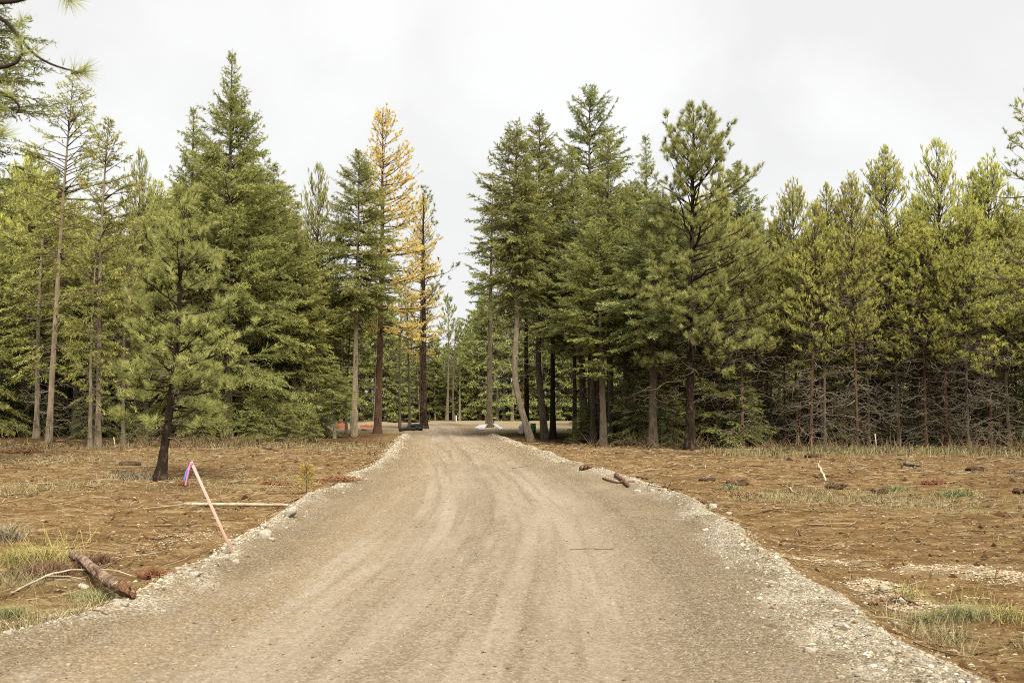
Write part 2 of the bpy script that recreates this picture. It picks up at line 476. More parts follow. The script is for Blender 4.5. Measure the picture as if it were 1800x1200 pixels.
g = Geo().add(np.stack([X, Y, Z], -1).reshape(-1, 3), GF)
xf, yf = X.ravel(), Y.ravel()
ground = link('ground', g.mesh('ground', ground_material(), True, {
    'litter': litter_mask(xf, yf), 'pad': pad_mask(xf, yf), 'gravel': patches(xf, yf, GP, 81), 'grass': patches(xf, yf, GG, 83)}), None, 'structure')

def road_material():
    m, nt, out = mat('compacted_gravel')
    co = nd(nt, 'ShaderNodeTexCoord').outputs['Object']
    lat, lon, q = attr(nt, 'lat'), attr(nt, 'lon'), attr(nt, 'q')
    sv_ = nd(nt, 'ShaderNodeCombineXYZ', {0: lat, 1: math_(nt, 'MULTIPLY', lon, 0.10), 2: 0.0}).outputs[0]
    streak = noise(nt, sv_, 1.5, 7, 0.62, 0.1)
    patch = noise(nt, nd(nt, 'ShaderNodeMapping', {0: co, 3: (0.7, 0.3, 1)}).outputs[0], 1.0, 5, 0.6)
    fine = noise(nt, co, 38, 5, 0.72)
    # loose darker gravel between and beside the compacted wheel tracks
    w1 = math_(nt, 'ADD', q, math_(nt, 'MULTIPLY', math_(nt, 'SUBTRACT', streak, 0.5), 0.5))
    loose = ramp(nt, math_(nt, 'MULTIPLY_ADD', w1, 0.5, 0.5), [(0.10, (1, 1, 1)), (0.24, (0.15, 0.15, 0.15)), (0.42, (0.0, 0.0, 0.0)), (0.475, (0.75, 0.75, 0.75)), (0.53, (0.05, 0.05, 0.05)), (0.68, (0.1, 0.1, 0.1)), (0.78, (0.9, 0.9, 0.9)), (0.95, (1, 1, 1))])
    loose = math_(nt, 'MULTIPLY', loose, ramp(nt, patch, [(0.33, (0.35, 0.35, 0.35)), (0.55, (1, 1, 1))]))
    comp = ramp(nt, math_(nt, 'ADD', math_(nt, 'MULTIPLY', streak, 0.5), math_(nt, 'ADD', math_(nt, 'MULTIPLY', fine, 0.25), math_(nt, 'MULTIPLY', patch, 0.25))),
                [(0.36, (0.175, 0.133, 0.087)), (0.5, (0.272, 0.220, 0.153)), (0.62, (0.350, 0.295, 0.220))])
    vor = nd(nt, 'ShaderNodeTexVoronoi', {'Vector': co, 'Scale': 55.0})
    pc = nd(nt, 'ShaderNodeSeparateColor', {0: vor.outputs['Color']}).outputs[0]
    gr = ramp(nt, pc, [(0.0, (0.062, 0.045, 0.024)), (0.45, (0.165, 0.125, 0.072)), (0.8, (0.275, 0.218, 0.138)), (1.0, (0.44, 0.375, 0.27))])
    col = mixc(nt, math_(nt, 'ADD', math_(nt, 'MULTIPLY', loose, 0.55), 0.20), comp, gr)
    ruts = noise(nt, nd(nt, 'ShaderNodeCombineXYZ', {0: math_(nt, 'MULTIPLY', lat, 5.5), 1: math_(nt, 'MULTIPLY', lon, 0.09), 2: 3.0}).outputs[0], 1.0, 3, 0.5, 0.0)
    ruts = ramp(nt, ruts, [(0.50, (0, 0, 0)), (0.60, (0.30, 0.30, 0.30)), (0.72, (0.55, 0.55, 0.55))])
    col = mixc(nt, ruts, col, mixc(nt, 0.5, gr, (0.115, 0.082, 0.048)))
    for c_, am, fr, ph, st in ((-1.45, 0.28, 0.09, 0.4, 0.55), (0.25, 0.28, 0.09, 0.4, 0.55), (-0.75, 0.45, 0.06, 2.2, 0.4), (1.02, 0.45, 0.06, 2.2, 0.4)):
        pos = math_(nt, 'MULTIPLY_ADD', math_(nt, 'SINE', math_(nt, 'MULTIPLY_ADD', lon, fr, ph)), am, c_)
        dd = math_(nt, 'ABSOLUTE', math_(nt, 'SUBTRACT', math_(nt, 'MULTIPLY_ADD', math_(nt, 'SUBTRACT', fine, 0.5), 0.10, lat), pos))
        brk = ramp(nt, noise(nt, nd(nt, 'ShaderNodeCombineXYZ', {0: c_ * 7.0, 1: math_(nt, 'MULTIPLY', lon, 0.35), 2: lat}).outputs[0], 1.0, 4, 0.6), [(0.40, (0, 0, 0)), (0.58, (st, st, st))])
        inn = ramp(nt, dd, [(0.0, (0.55, 0.55, 0.55)), (0.10, (0.45, 0.45, 0.45)), (0.135, (0, 0, 0))])
        edg = ramp(nt, dd, [(0.10, (0, 0, 0)), (0.14, (0.75, 0.75, 0.75)), (0.17, (0.6, 0.6, 0.6)), (0.23, (0, 0, 0))])
        col = mixc(nt, math_(nt, 'MULTIPLY', inn, brk), col, (0.330, 0.272, 0.196))
        col = mixc(nt, math_(nt, 'MULTIPLY', edg, brk), col, mixc(nt, 0.5, gr, (0.095, 0.070, 0.042)))
    wet = ramp(nt, noise(nt, nd(nt, 'ShaderNodeMapping', {0: co, 3: (3.0, 2.0, 1)}).outputs[0], 2.0, 7, 0.75), [(0.56, (0, 0, 0)), (0.68, (0.5, 0.5, 0.5))])
    col = mixc(nt, wet, col, (0.11, 0.083, 0.05))
    grain = noise(nt, co, 16, 8, 0.85)
    col = mixc(nt, ramp(nt, grain, [(0.53, (0, 0, 0)), (0.66, (0.75, 0.75, 0.75))]), col, (0.125, 0.095, 0.058))
    col = mixc(nt, ramp(nt, grain, [(0.34, (0.6, 0.6, 0.6)), (0.46, (0, 0, 0))]), col, (0.40, 0.335, 0.235))
    dirt = ramp(nt, noise(nt, nd(nt, 'ShaderNodeMapping', {0: co, 3: (1.1, 0.5, 1)}).outputs[0], 2.2, 6, 0.7), [(0.36, (0, 0, 0)), (0.52, (0.85, 0.85, 0.85))])
    edge = ramp(nt, math_(nt, 'MULTIPLY_ADD', w1, 0.5, 0.5), [(0.0, (1, 1, 1)), (0.22, (0.95, 0.95, 0.95)), (0.31, (0.25, 0.25, 0.25)), (0.40, (0.12, 0.12, 0.12)), (0.70, (0.12, 0.12, 0.12)), (0.80, (0.5, 0.5, 0.5)), (0.9, (0.7, 0.7, 0.7)), (1.0, (0.6, 0.6, 0.6))])
    col = mixc(nt, math_(nt, 'MULTIPLY', dirt, edge), col, mixc(nt, 0.55, gr, (0.245, 0.182, 0.105)))
    pale = ramp(nt, pc, [(0.0, (0.15, 0.118, 0.072)), (0.4, (0.33, 0.282, 0.19)), (0.8, (0.50, 0.445, 0.335)), (1.0, (0.64, 0.59, 0.48))])
    bk = math_(nt, 'MULTIPLY', attr(nt, 'bank'), ramp(nt, noise(nt, co, 1.4, 5, 0.7), [(0.40, (0.15, 0.15, 0.15)), (0.58, (1, 1, 1))]))
    col = mixc(nt, bk, col, pale)
    hgt = math_(nt, 'ADD', math_(nt, 'MULTIPLY', fine, 0.5), math_(nt, 'MULTIPLY', math_(nt, 'SUBTRACT', 1.0, vor.outputs['Distance']), math_(nt, 'MAXIMUM', loose, bk)))
    b = nd(nt, 'ShaderNodeBump', {'Strength': 1.0, 'Distance': 0.022, 'Height': hgt}).outputs[0]
    col = mixc(nt, 1.0, col, (SOIL_ALBEDO * 0.985, SOIL_ALBEDO * 1.01, SOIL_ALBEDO * 1.09), 'MULTIPLY')
    p = nd(nt, 'ShaderNodeBsdfDiffuse', {'Color': col, 'Roughness': 0.9, 'Normal': b})
    nt.links.new(p.outputs[0], out.inputs[0])
    return m
M_ROAD = road_material()

def strip(name, d0, d1, nlat, side):
    """a strip of the road between lateral stations; side 0 = carriageway, -1 / +1 = the gravel bank along that edge"""
    ys = axis([(-8, 4, 0.4), (4, 16, 0.08), (16, 32, 0.15), (32, 60, 0.4), (60, 112.1, 1.0)])
    c, w = road_cw(ys)
    s = np.linspace(0, 1, nlat)
    if side == 0:
        lo, hi = -(w - 0.55), (w - 1.5)
    elif side < 0:
        lo, hi = -(w + 0.5), -(w - 0.55)
    else:
        lo, hi = (w - 1.5), (w + 0.5)
    lat = lo[:, None] * (1 - s) + hi[:, None] * s
    x = c[:, None] + lat; y = np.repeat(ys[:, None], nlat, 1)
    z = road_z(x, y)
    n, k = x.shape
    i, j = np.meshgrid(np.arange(n - 1), np.arange(k - 1), indexing='ij')
    a = i * k + j
    F = np.concatenate([np.stack([a, a + 1, a + k + 1], -1).reshape(-1, 3), np.stack([a, a + k + 1, a + k], -1).reshape(-1, 3)])
    dd = np.abs(lat) - w[:, None]
    wi = np.where(lat > 0, 0.25 * sstep(14, 8, y), -0.10)
    bank = np.clip(sstep(-0.62 - wi, -0.22 - wi, dd + 0.9 * fbm(x * 1.6, y * 1.1, 91, 4)), 0, 1) * sstep(85, 55, y) * np.where(lat < 0, 0.15 + 0.85 * sstep(7.2, 9.0, y + 0.8 * fbm(x * 2, y * 2, 92, 2)), 1.0)
    ge = Geo().add(np.stack([x, y, z], -1).reshape(-1, 3), F)
    return link(name, ge.mesh(name, M_ROAD, True, {'lat': (x - road_mid(y)).ravel(), 'lon': y.ravel(), 'q': (lat / w[:, None]).ravel(), 'bank': bank.ravel()}), None, 'structure')
strip('gravel_road', 0, 0, 70, 0)
strip('gravel_bank', 0, 0, 16, -1)
strip('gravel_bank', 0, 0, 28, 1)

# ------------------------------------------------------------------ tree generators
def trunk_geo(H, r0, curve, rng, sides=10, k=26, top_r=0.012, flare=0.8, rough_=0.06, upto=1.0):
    t = np.linspace(-0.02, upto, k)
    o = curve(np.clip(t, 0, 1))
    P = np.stack([o[0], o[1], t * H], -1)
    R = r0 * (1 - np.clip(t, 0, 1)) ** 0.85 + top_r
    R = R * (1 + flare * np.exp(-np.clip(t, 0, 1) * H / 0.28))
    V, F = tubes(P, R, sides)
    V = V + (rng.normal(size=V.shape) * rough_ * np.repeat(R, sides)[:, None]) * np.array([1, 1, 0.3])
    return Geo().add(V, F)

def straight(amp=0.12, seed=0):
    ph = (seed * 1.7) % 6.28
    return lambda t: (amp * np.sin(t * 3.1 + ph) * t, amp * np.cos(t * 2.3 + ph) * t)

def branch_pts(base, az, e, L, droop, up, s):
    """(n,k,3) points on drooping, tip-lifted branches"""
    h = np.stack([np.cos(az), np.sin(az), np.zeros_like(az)], -1)
    r = (np.cos(e) * L)[:, None] * s
    z = L[:, None] * (np.sin(e)[:, None] * s - droop[:, None] * s ** 2 + up[:, None] * s ** 3)
    return base[:, None, :] + h[:, None, :] * r[..., None] + np.array([0, 0, 1.0]) * z[..., None]
def branch_tan(az, e, L, droop, up, s):
    h = np.stack([np.cos(az), np.sin(az), np.zeros_like(az)], -1)
    v = np.sin(e) - 2 * droop * s + 3 * up * s ** 2
    return norm(h * np.cos(e)[:, None] + np.array([0, 0, 1.0]) * v[:, None])

def prof_cone(u, p=0.85, low=0.12, lowr=0.6):
    if isinstance(p, (list, tuple)):
        return np.interp(u, [a for a, _ in p], [b for _, b in p])
    return (1 - u) ** p * (lowr + (1 - lowr) * np.clip(u / low, 0, 1))

T_SPIRE = [(0, .85), (.25, 1), (.54, .78), (.74, .46), (.88, .18), (1, .02)]
T_LODGE = [(0, .55), (.2, .9), (.45, 1), (.65, .78), (.8, .5), (.92, .24), (1, .05)]
T_OPEN = [(0, .6), (.2, 1), (.33, .96), (.55, .76), (.7, .60), (.86, .40), (.95, .2), (1, .06)]
T_EGG = [(0, .55), (.13, .95), (.28, 1), (.49, .9), (.69, .74), (.9, .42), (1, .12)]
T_TUFT = [(0, .55), (.3, .85), (.55, 1), (.75, .85), (.88, .5), (1, .08)]
T_FIR = [(0, .6), (.15, .95), (.35, 1), (.6, .74), (.8, .44), (.93, .2), (1, .03)]
T_BLUNT = [(0, .5), (.2, .85), (.4, 1), (.65, .85), (.82, .62), (.93, .36), (1, .06)]
def dead_geo(z0, z1, n, L0, L1, rng, curve=None, H=10.0, r=0.021, sub=5, droop=0.45):
    z = rng.uniform(z0, z1, n); az = rng.uniform(0, 2 * PI, n)
    L = rng.uniform(L0, L1, n); e = rng.uniform(-0.25, 0.35, n)
    o = curve(np.clip(z / H, 0, 1)) if curve else (np.zeros(n), np.zeros(n))
    base = np.stack([o[0], o[1], z], -1)
    dr = rng.uniform(0.05, droop, n); up = rng.uniform(0.0, 0.3, n)
    s = np.linspace(0, 1, 6)
    P = branch_pts(base, az, e, L, dr, up, np.broadcast_to(s, (n, 6)))
    P[:, 1:] += rng.normal(size=(n, 5, 3)) * 0.05 * L[:, None, None]
    g = Geo()
    g.add(*tubes(P, r * (1.15 - s)[None] * (0.7 + 0.6 * rng.random((n, 1))), 3))
    bi = np.repeat(np.arange(n), sub); ss = rng.uniform(0.25, 1.0, n * sub)
    p0 = branch_pts(base[bi], az[bi], e[bi], L[bi], dr[bi], up[bi], ss[:, None])[:, 0]
    T = branch_tan(az[bi], e[bi], L[bi], dr[bi], up[bi], ss)
    sd = norm(T * 0.8 + rng.normal(size=T.shape) * 0.75)
    l2 = L[bi] * rng.uniform(0.15, 0.5, len(bi)) * (1.15 - 0.6 * ss)
    k = np.linspace(0, 1, 5)
    bend = rng.normal(size=T.shape) * 0.35
    P2 = p0[:, None] + (sd[:, None] * k[None, :, None] + bend[:, None] * (k ** 2)[None, :, None] + np.array([0, 0, -0.15]) * (k ** 2)[None, :, None]) * l2[:, None, None]
    g.add(*tubes(P2, 0.62 * r * (1.1 - k)[None] * np.ones((len(bi), 1)), 3))
    return g

def fir(H, R, cb, seed, nb_per_m=9, leaf=(0.16, 0.05), sp=0.11, nodes=0.075, per=2, droop=(0.05, 0.28), e_rng=(-0.2, 0.75), p=0.85, gap=0.0, curve=None,
        low=0.12, lowr=0.6, r0=None, inner=0.12, blmax=0.8, azpref=None, lmul=0.38, trunk_mat=None, needle_mat=None, dead=None, branch_mat=None, kite=False, sides=10, hang=0.12, open_side=0.0):
    rng = np.random.default_rng(seed)
    curve = curve or straight(0.12, seed)
    nb = int(nb_per_m * H * (1 - cb))
    u = np.sort(rng.random(nb) ** 0.9)
    z = H * (cb + (1 - cb) * u * 0.985)
    az = (np.arange(nb) * 2.39996 + rng.normal(size=nb) * 0.5) % (2 * PI)
    lump = 0.78 + 0.5 * vnoise(az * 1.3 + seed, z * 0.9, seed + 3)
    L = R * prof_cone(u, p, low, lowr) * lump * rng.uniform(0.72, 1.12, nb) + 0.10 + 0.05 * rng.random(nb)
    if azpref is not None:
        L = L * (1 + azpref[1] * np.cos(az - azpref[0]))
    if gap > 0:
        keep = rng.random(nb) > gap * (1 - u ** 2)
        z, az, L, u = z[keep], az[keep], L[keep], u[keep]; nb = len(z)
    if open_side > 0:      # the side towards the clearing has lost most of its boughs
        keep = (np.abs((az - 1.5 * PI + PI) % (2 * PI) - PI) > open_side) | (rng.random(nb) < 0.12) | (u > 0.8)
        z, az, L, u = z[keep], az[keep], L[keep], u[keep]; nb = len(z)
    e = e_rng[0] + (e_rng[1] - e_rng[0]) * u ** 1.3 + rng.normal(size=nb) * 0.19
    dr = rng.uniform(*droop, nb) * (1 - 0.6 * u); up = rng.uniform(0.02, 0.18, nb)
    o = curve(np.clip(z / H, 0, 1))
    base = np.stack([o[0], o[1], z], -1)
    s = np.linspace(0, 1, 5)
    P = branch_pts(base, az, e, L, dr, up, np.broadcast_to(s, (nb, 5)))
    gb = Geo().add(*tubes(P, (0.006 + 0.011 * L)[:, None] * (1.08 - s)[None], 3))
    # branchlets
    nj = np.maximum(3, (L * (1 - inner) / sp).astype(int)) * 2
    bi = np.repeat(np.arange(nb), nj)
    ss = inner + (1 - inner) * rng.random(len(bi)) ** 0.8
    tips = np.arange(nb)
    bi = np.concatenate([bi, tips]); ss = np.concatenate([ss, np.full(nb, 0.97)])
    sg = rng.choice([-1.0, 1.0], len(bi)); sg[-nb:] = 0
    p0 = branch_pts(base[bi], az[bi], e[bi], L[bi], dr[bi], up[bi], ss[:, None])[:, 0]
    T = branch_tan(az[bi], e[bi], L[bi], dr[bi], up[bi], ss)
    S = norm(np.cross(T, np.array([0, 0, 1.0])))
    fw = rng.uniform(0.5, 0.95, len(bi))
    D = norm(T * fw[:, None] + S * (sg * np.sqrt(1 - fw ** 2) * 1.1)[:, None] + np.array([0, 0, -hang]) + rng.normal(size=T.shape) * np.array([0.15, 0.15, 0.27]))
    bl = np.minimum(blmax, lmul * L[bi] * (1 - ss) + 0.13) * rng.uniform(0.6, 1.2, len(bi))
    k = np.linspace(0, 1, 2)
    P2 = p0[:, None] + D[:, None] * (k[None, :, None] * bl[:, None, None])
    big = bl > 0.22
    gb.add(*tubes(P2[big], np.broadcast_to(0.007 * (1 - 0.6 * k), (big.sum(), 2)), 3, False))
    nl = np.maximum(2, (bl / nodes).astype(int)) * per
    li = np.repeat(np.arange(len(bi)), nl)
    tt = rng.random(len(li)) * 1.02
    q = p0[li] + D[li] * (bl[li] * tt)[:, None] + np.array([0, 0, -0.06]) * (tt ** 2)[:, None] * bl[li][:, None]
    d = norm(D[li] * 0.75 + rng.normal(size=q.shape) * 0.42 + np.array([0, 0, 0.06]))
    ln = leaf[0] * rng.uniform(0.65, 1.25, len(li)); wd = leaf[1] * rng.uniform(0.7, 1.2, len(li))
    tb = np.clip(0.5 + rng.normal(size=nb) * 0.14, 0, 1)
    tint = np.clip(tb[bi][li] + rng.normal(size=len(li)) * 0.13 + 0.10 * (ss[li] - 0.5), 0, 1)
    gc = Geo()
    if kite:
        V, F = leaf_kite(q, d, ln, wd, rng); gc.add(V, F, np.repeat(tint, 4))
    else:
        V, F = leaf_tris(q, d, ln, wd, rng); gc.add(V, F, np.repeat(tint, 3))
    gt = trunk_geo(H, r0 or 0.0125 * H + 0.02, curve, rng, sides)
    parts = {'trunk': (gt.mesh('trunk', trunk_mat or M_BARK, True), None),
             'branches': (gb.mesh('branches', branch_mat or M_TWIG), 'stuff'),
             'crown': (gc.mesh('crown', needle_mat or M_FIR), 'stuff')}
    if dead:
        parts['dead_twigs'] = (dead_geo(dead[0] * H, dead[1] * H, dead[2], dead[3], dead[4], rng, curve, H).mesh('dead_twigs', M_DEAD), 'stuff')
    return {'H': H, 'R': R, 'parts': parts, 'tris': len(F)}

def pine(H, R, cb, seed, nb=60, e_rng=(-0.05, 0.9), p=0.7, low=0.2, lowr=0.75, side_sp=0.22, lmin=0.18, lfac=0.42, shoot_sp=0.16, shoot_l=0.2, nn=36, nlen=0.2, nwid=0.012,
         spread=(0.35, 1.25), upb=0.45, curve=None, r0=None, s_in=0.35, trunk_mat=None, needle_mat=None, limb_mat=None, azpref=None, split_limbs=False, dead=None,
         curl=0.35, gap=0.0, tt0=0.3, lump_a=0.5, sides=10, pu=0.9, twig=1.0):
    rng = np.random.default_rng(seed)
    curve = curve or straight(0.12, seed)
    u = np.sort(rng.random(nb) ** pu)
    z = H * (cb + (1 - cb) * u * 0.97)
    az = (np.arange(nb) * 2.39996 + rng.normal(size=nb) * 0.45) % (2 * PI)
    lump = (1 - lump_a / 2) + lump_a * vnoise(az * 1.1 + seed, z * 0.8, seed + 5)
    L = R * prof_cone(u, p, low, lowr) * lump * rng.uniform(0.7, 1.1, nb) + 0.18
    if azpref is not None:
        L = L * (1 + azpref[1] * np.cos(az - azpref[0]))
    if gap > 0:
        keep = rng.random(nb) > gap
        z, az, L, u = z[keep], az[keep], L[keep], u[keep]; nb = len(z)
    e = e_rng[0] + (e_rng[1] - e_rng[0]) * u ** 1.2 + rng.normal(size=nb) * 0.13
    dr = rng.uniform(0.02, 0.15, nb); up = rng.uniform(0.3, 1.1, nb) * curl
    o = curve(np.clip(z / H, 0, 1))
    base = np.stack([o[0], o[1], z], -1)
    s = np.linspace(0, 1, 7)
    P = branch_pts(base, az, e, L, dr, up, np.broadcast_to(s, (nb, 7)))
    P[:, 1:] += rng.normal(size=(nb, 6, 3)) * 0.012 * L[:, None, None]
    Rl = (0.008 + 0.014 * L)[:, None] * (1.1 - s)[None]
    # side branches
    nj = np.maximum(1, (L * (1 - s_in) / side_sp).astype(int))
    bi = np.concatenate([np.repeat(np.arange(nb), nj), np.arange(nb)])
    ss = np.concatenate([s_in + (1 - s_in) * rng.random(int(nj.sum())), np.full(nb, 0.99)])
    sg = rng.choice([-1.0, 1.0], len(bi)); sg[-nb:] = 0
    p0 = branch_pts(base[bi], az[bi], e[bi], L[bi], dr[bi], up[bi], ss[:, None])[:, 0]
    T = branch_tan(az[bi], e[bi], L[bi], dr[bi], up[bi], ss)
    S = norm(np.cross(T, np.array([0, 0, 1.0])))
    fw = rng.uniform(0.45, 0.95, len(bi))
    D = norm(T * fw[:, None] + S * (sg * np.sqrt(1 - fw ** 2))[:, None] + np.array([0, 0, 0.22 * upb]) + rng.normal(size=T.shape) * 0.22)
    bl = (lfac * L[bi] * (1 - ss) + lmin) * rng.uniform(0.6, 1.2, len(bi))
    k = np.linspace(0, 1, 4)
    bend = norm(D + np.array([0, 0, upb]))
    P2 = p0[:, None] + (D[:, None] * (k - 0.35 * k ** 2)[None, :, None] + bend[:, None] * (0.35 * k ** 2)[None, :, None]) * bl[:, None, None]
    R2 = twig * (0.005 + 0.008 * bl)[:, None] * (1.1 - 0.8 * k)[None]
    # shoots
    ns = np.maximum(1, np.ceil(bl / shoot_sp).astype(int))
    si = np.concatenate([np.repeat(np.arange(len(bi)), ns), np.arange(len(bi))])
    tt = np.concatenate([tt0 + (1 - tt0) * rng.random(int(ns.sum())), np.full(len(bi), 0.98)])
    a = tt[:, None]
    q0 = p0[si] + (D[si] * (a - 0.35 * a ** 2) + bend[si] * (0.35 * a ** 2)) * bl[si][:, None]
    A = norm(D[si] * 0.6 + np.array([0, 0, upb]) + rng.normal(size=q0.shape) * 0.42)
    sl = shoot_l * rng.uniform(0.6, 1.25, len(si))
    P3 = np.stack([q0, q0 + A * sl[:, None]], 1)
    ni = np.repeat(np.arange(len(si)), nn)
    pos = 0.15 + 0.85 * rng.random(len(ni))
    perp = norm(np.cross(A[ni], rng.normal(size=(len(ni), 3))))
    al = rng.uniform(*spread, len(ni)) * (1.15 - 0.45 * pos)
    d = A[ni] * np.cos(al)[:, None] + perp * np.sin(al)[:, None]
    d[:, 2] += 0.05; d = norm(d)
    q = q0[ni] + A[ni] * (sl[ni] * pos)[:, None]
    ln = nlen * rng.uniform(0.7, 1.15, len(ni)); wd = nwid * rng.uniform(0.7, 1.3, len(ni))
    ts = np.clip(0.5 + rng.normal(size=len(si)) * 0.16, 0, 1)
    tint = np.clip(ts[ni] + rng.normal(size=len(ni)) * 0.13, 0, 1)
    V, F = leaf_tris(q, d, ln, wd, rng)
    gc = Geo().add(V, F, np.repeat(tint, 3))
    gt = trunk_geo(H, r0 or 0.013 * H + 0.02, curve, rng, sides)
    parts = {'trunk': (gt.mesh('trunk', trunk_mat or M_BARK, True), None)}
    lm = limb_mat or M_TWIG
    if split_limbs:
        limbs = []
        for i in range(nb):
            gl = Geo().add(*tubes(P[i:i + 1], Rl[i:i + 1], 4))
            sel = np.where(bi == i)[0]
            gl.add(*tubes(P2[sel], R2[sel], 3))
            limbs.append(gl.mesh('limb', lm))
        parts['limb'] = (limbs, None)
    else:
        gb = Geo().add(*tubes(P, Rl, 3)).add(*tubes(P2, R2, 3, False))
        parts['branches'] = (gb.mesh('branches', lm), 'stuff')
    gs = Geo().add(*tubes(P3, np.full((len(si), 2), 0.005), 3, False))
    parts['shoots'] = (gs.mesh('shoots', lm), 'stuff')
    parts['crown'] = (gc.mesh('crown', needle_mat or M_PINE), 'stuff')
    if dead:
        parts['dead_twigs'] = (dead_geo(dead[0] * H, dead[1] * H, dead[2], dead[3], dead[4], rng, curve, H).mesh('dead_twigs', M_DEAD), 'stuff')
    return {'H': H, 'R': R, 'parts': parts, 'tris': len(F)}

def plant(proto, name, label, cat, loc, sxy, sz, rz, group=None, skip=(), bark_mat=None, needle_mat=None):
    """a tree of its own: an Empty at the foot and a copy of every part, sharing mesh data"""
    t = thing(name, label, cat, loc, rz, group, (sxy, sxy, sz))
    for pn, (me, kind) in proto['parts'].items():
        if pn in skip:
            continue
        for m1 in (me if isinstance(me, list) else [me]):
            o = link(pn, m1, t, kind)
            mm = bark_mat if pn == 'trunk' else needle_mat if pn == 'crown' else None
            if mm is not None:
                o.material_slots[0].link = 'OBJECT'; o.material_slots[0].material = mm
    return t

def tree_at(proto, px, base_py, top_py, hw_px, label, name='fir_tree', cat='tree', Y=None, rz=None, group=None, skip=(), bark_mat=None, needle_mat=None, sxy=None):
    """stand a tree on the ground seen at (px, base_py) [or at distance Y] and make it as tall as top_py asks"""
    if Y is None:
        c = on_ground(px, base_py)
    else:
        r = ray(px, base_py); c = np.array([r[0] * Y, Y, 0.0]); c[2] = float(surf(c[0], Y))
    top = at_depth(px, top_py, c[1])
    sz = (top[2] - c[2]) / proto['H']
    if sxy is None:
        sxy = 1.12 * (hw_px * c[1] / FOC) / proto['R'] if hw_px else sz
    return plant(proto, name, label, cat, tuple(c), sxy, sz, random.uniform(0, 6.28) if rz is None else rz, group, skip, bark_mat, needle_mat)

def pix_curve(pts, base, H):
    """trunk line from photo pixels (px, py) at the foot's distance -> curve(t) in metres from the foot"""
    c = np.array([at_depth(px, py, base[1]) for px, py in pts])
    tz = (c[:, 2] - c[0, 2]) / H; dx = c[:, 0] - c[0, 0]
    order = np.argsort(tz)
    tz, dx = tz[order], dx[order]
    def f(t):
        t = np.asarray(t, float)
        e = 0.03
        raw = lambda v: (np.interp(np.clip(v - e, 0, 1), tz, dx) + np.interp(v, tz, dx) + np.interp(np.clip(v + e, 0, 1), tz, dx)) / 3
        x = raw(t) - raw(0.0)
        return x, 0.1 * np.sin(t * 4)
    return f

def height_to(px, py, top_py):
    c = on_ground(px, py)
    return c, at_depth(px, top_py, c[1])[2] - c[2]

# ------------------------------------------------------------------ the trees one can tell apart
# --- side of the survey stake
c, H = height_to(86, 777, 132)
P_BARE = fir(H, 3.0, 0.16, 101, nb_per_m=11, leaf=(0.145, 0.041), per=2, sp=0.15, droop=(0.15, 0.5), e_rng=(-0.05, 0.7), p=T_TUFT, gap=0.1, lmul=0.34, nodes=0.066,
             curve=pix_curve([(86, 777), (92, 640), (101, 480), (112, 330), (124, 200), (130, 132)], c, H), r0=0.155, open_side=0.6, inner=0.3, trunk_mat=M_BARKP, needle_mat=M_FIRY, dead=(0.02, 0.3, 26, 0.8, 2.0))
tree_at(P_BARE, 86, 777, 132, None, 'tall thin tree with a bare pale trunk and sparse moss-green boughs', rz=0)
P_THIN = fir(13.0, 2.3, 0.2, 102, nb_per_m=12, leaf=(0.15, 0.052), sp=0.15, droop=(0.15, 0.5), e_rng=(0.0, 0.8), p=T_TUFT, gap=0.1, r0=0.15, open_side=0.55, inner=0.3, trunk_mat=M_BARKP, needle_mat=M_FIRY,
             curve=straight(0.25, 2), dead=(0.03, 0.4, 22, 0.5, 1.4))
tree_at(P_THIN, 172, 785, 212, 66, 'slim pale-trunked tree, second tallest beside the bare-trunked one', rz=0.1)
tree_at(P_THIN, 158, 787, 405, 45, 'thin pale sapling trunk just beside the slim tree, only half its height', rz=6.0)
tree_at(P_THIN, 131, 762, 400, 48, 'thin sapling standing between the bare-trunked tree and the slim tree', rz=0.3)
tree_at(P_THIN, 216, 780, 420, 45, 'thin sapling with a pale stem just behind the crooked pine\'s boughs', rz=5.9)

c, H = height_to(283, 846, 360)
P_PINE1 = pine(H, 1.55, 0.20, 103, nb=64, e_rng=(-0.12, 1.0), p=T_EGG, low=0.12, lowr=0.7, side_sp=0.2, lmin=0.2, shoot_sp=0.25, shoot_l=0.16, nn=52, nlen=0.20, nwid=0.013, spread=(0.2, 1.15), upb=0.5,
               curve=pix_curve([(281, 846), (289, 780), (301, 690), (311, 590), (316, 500), (322, 430), (327, 360)], c, H), r0=0.105, trunk_mat=M_BARKD, limb_mat=M_TWIGD, split_limbs=True,
               azpref=(0.1, 0.10), gap=0.08, s_in=0.3, dead=(0.08, 0.45, 14, 0.5, 1.2), sides=14)
tree_at(P_PINE1, 281, 846, 360, None, 'crooked long-needled pine with a dark flaky trunk standing out on the bare soil', name='pine_tree', cat='pine', rz=0)

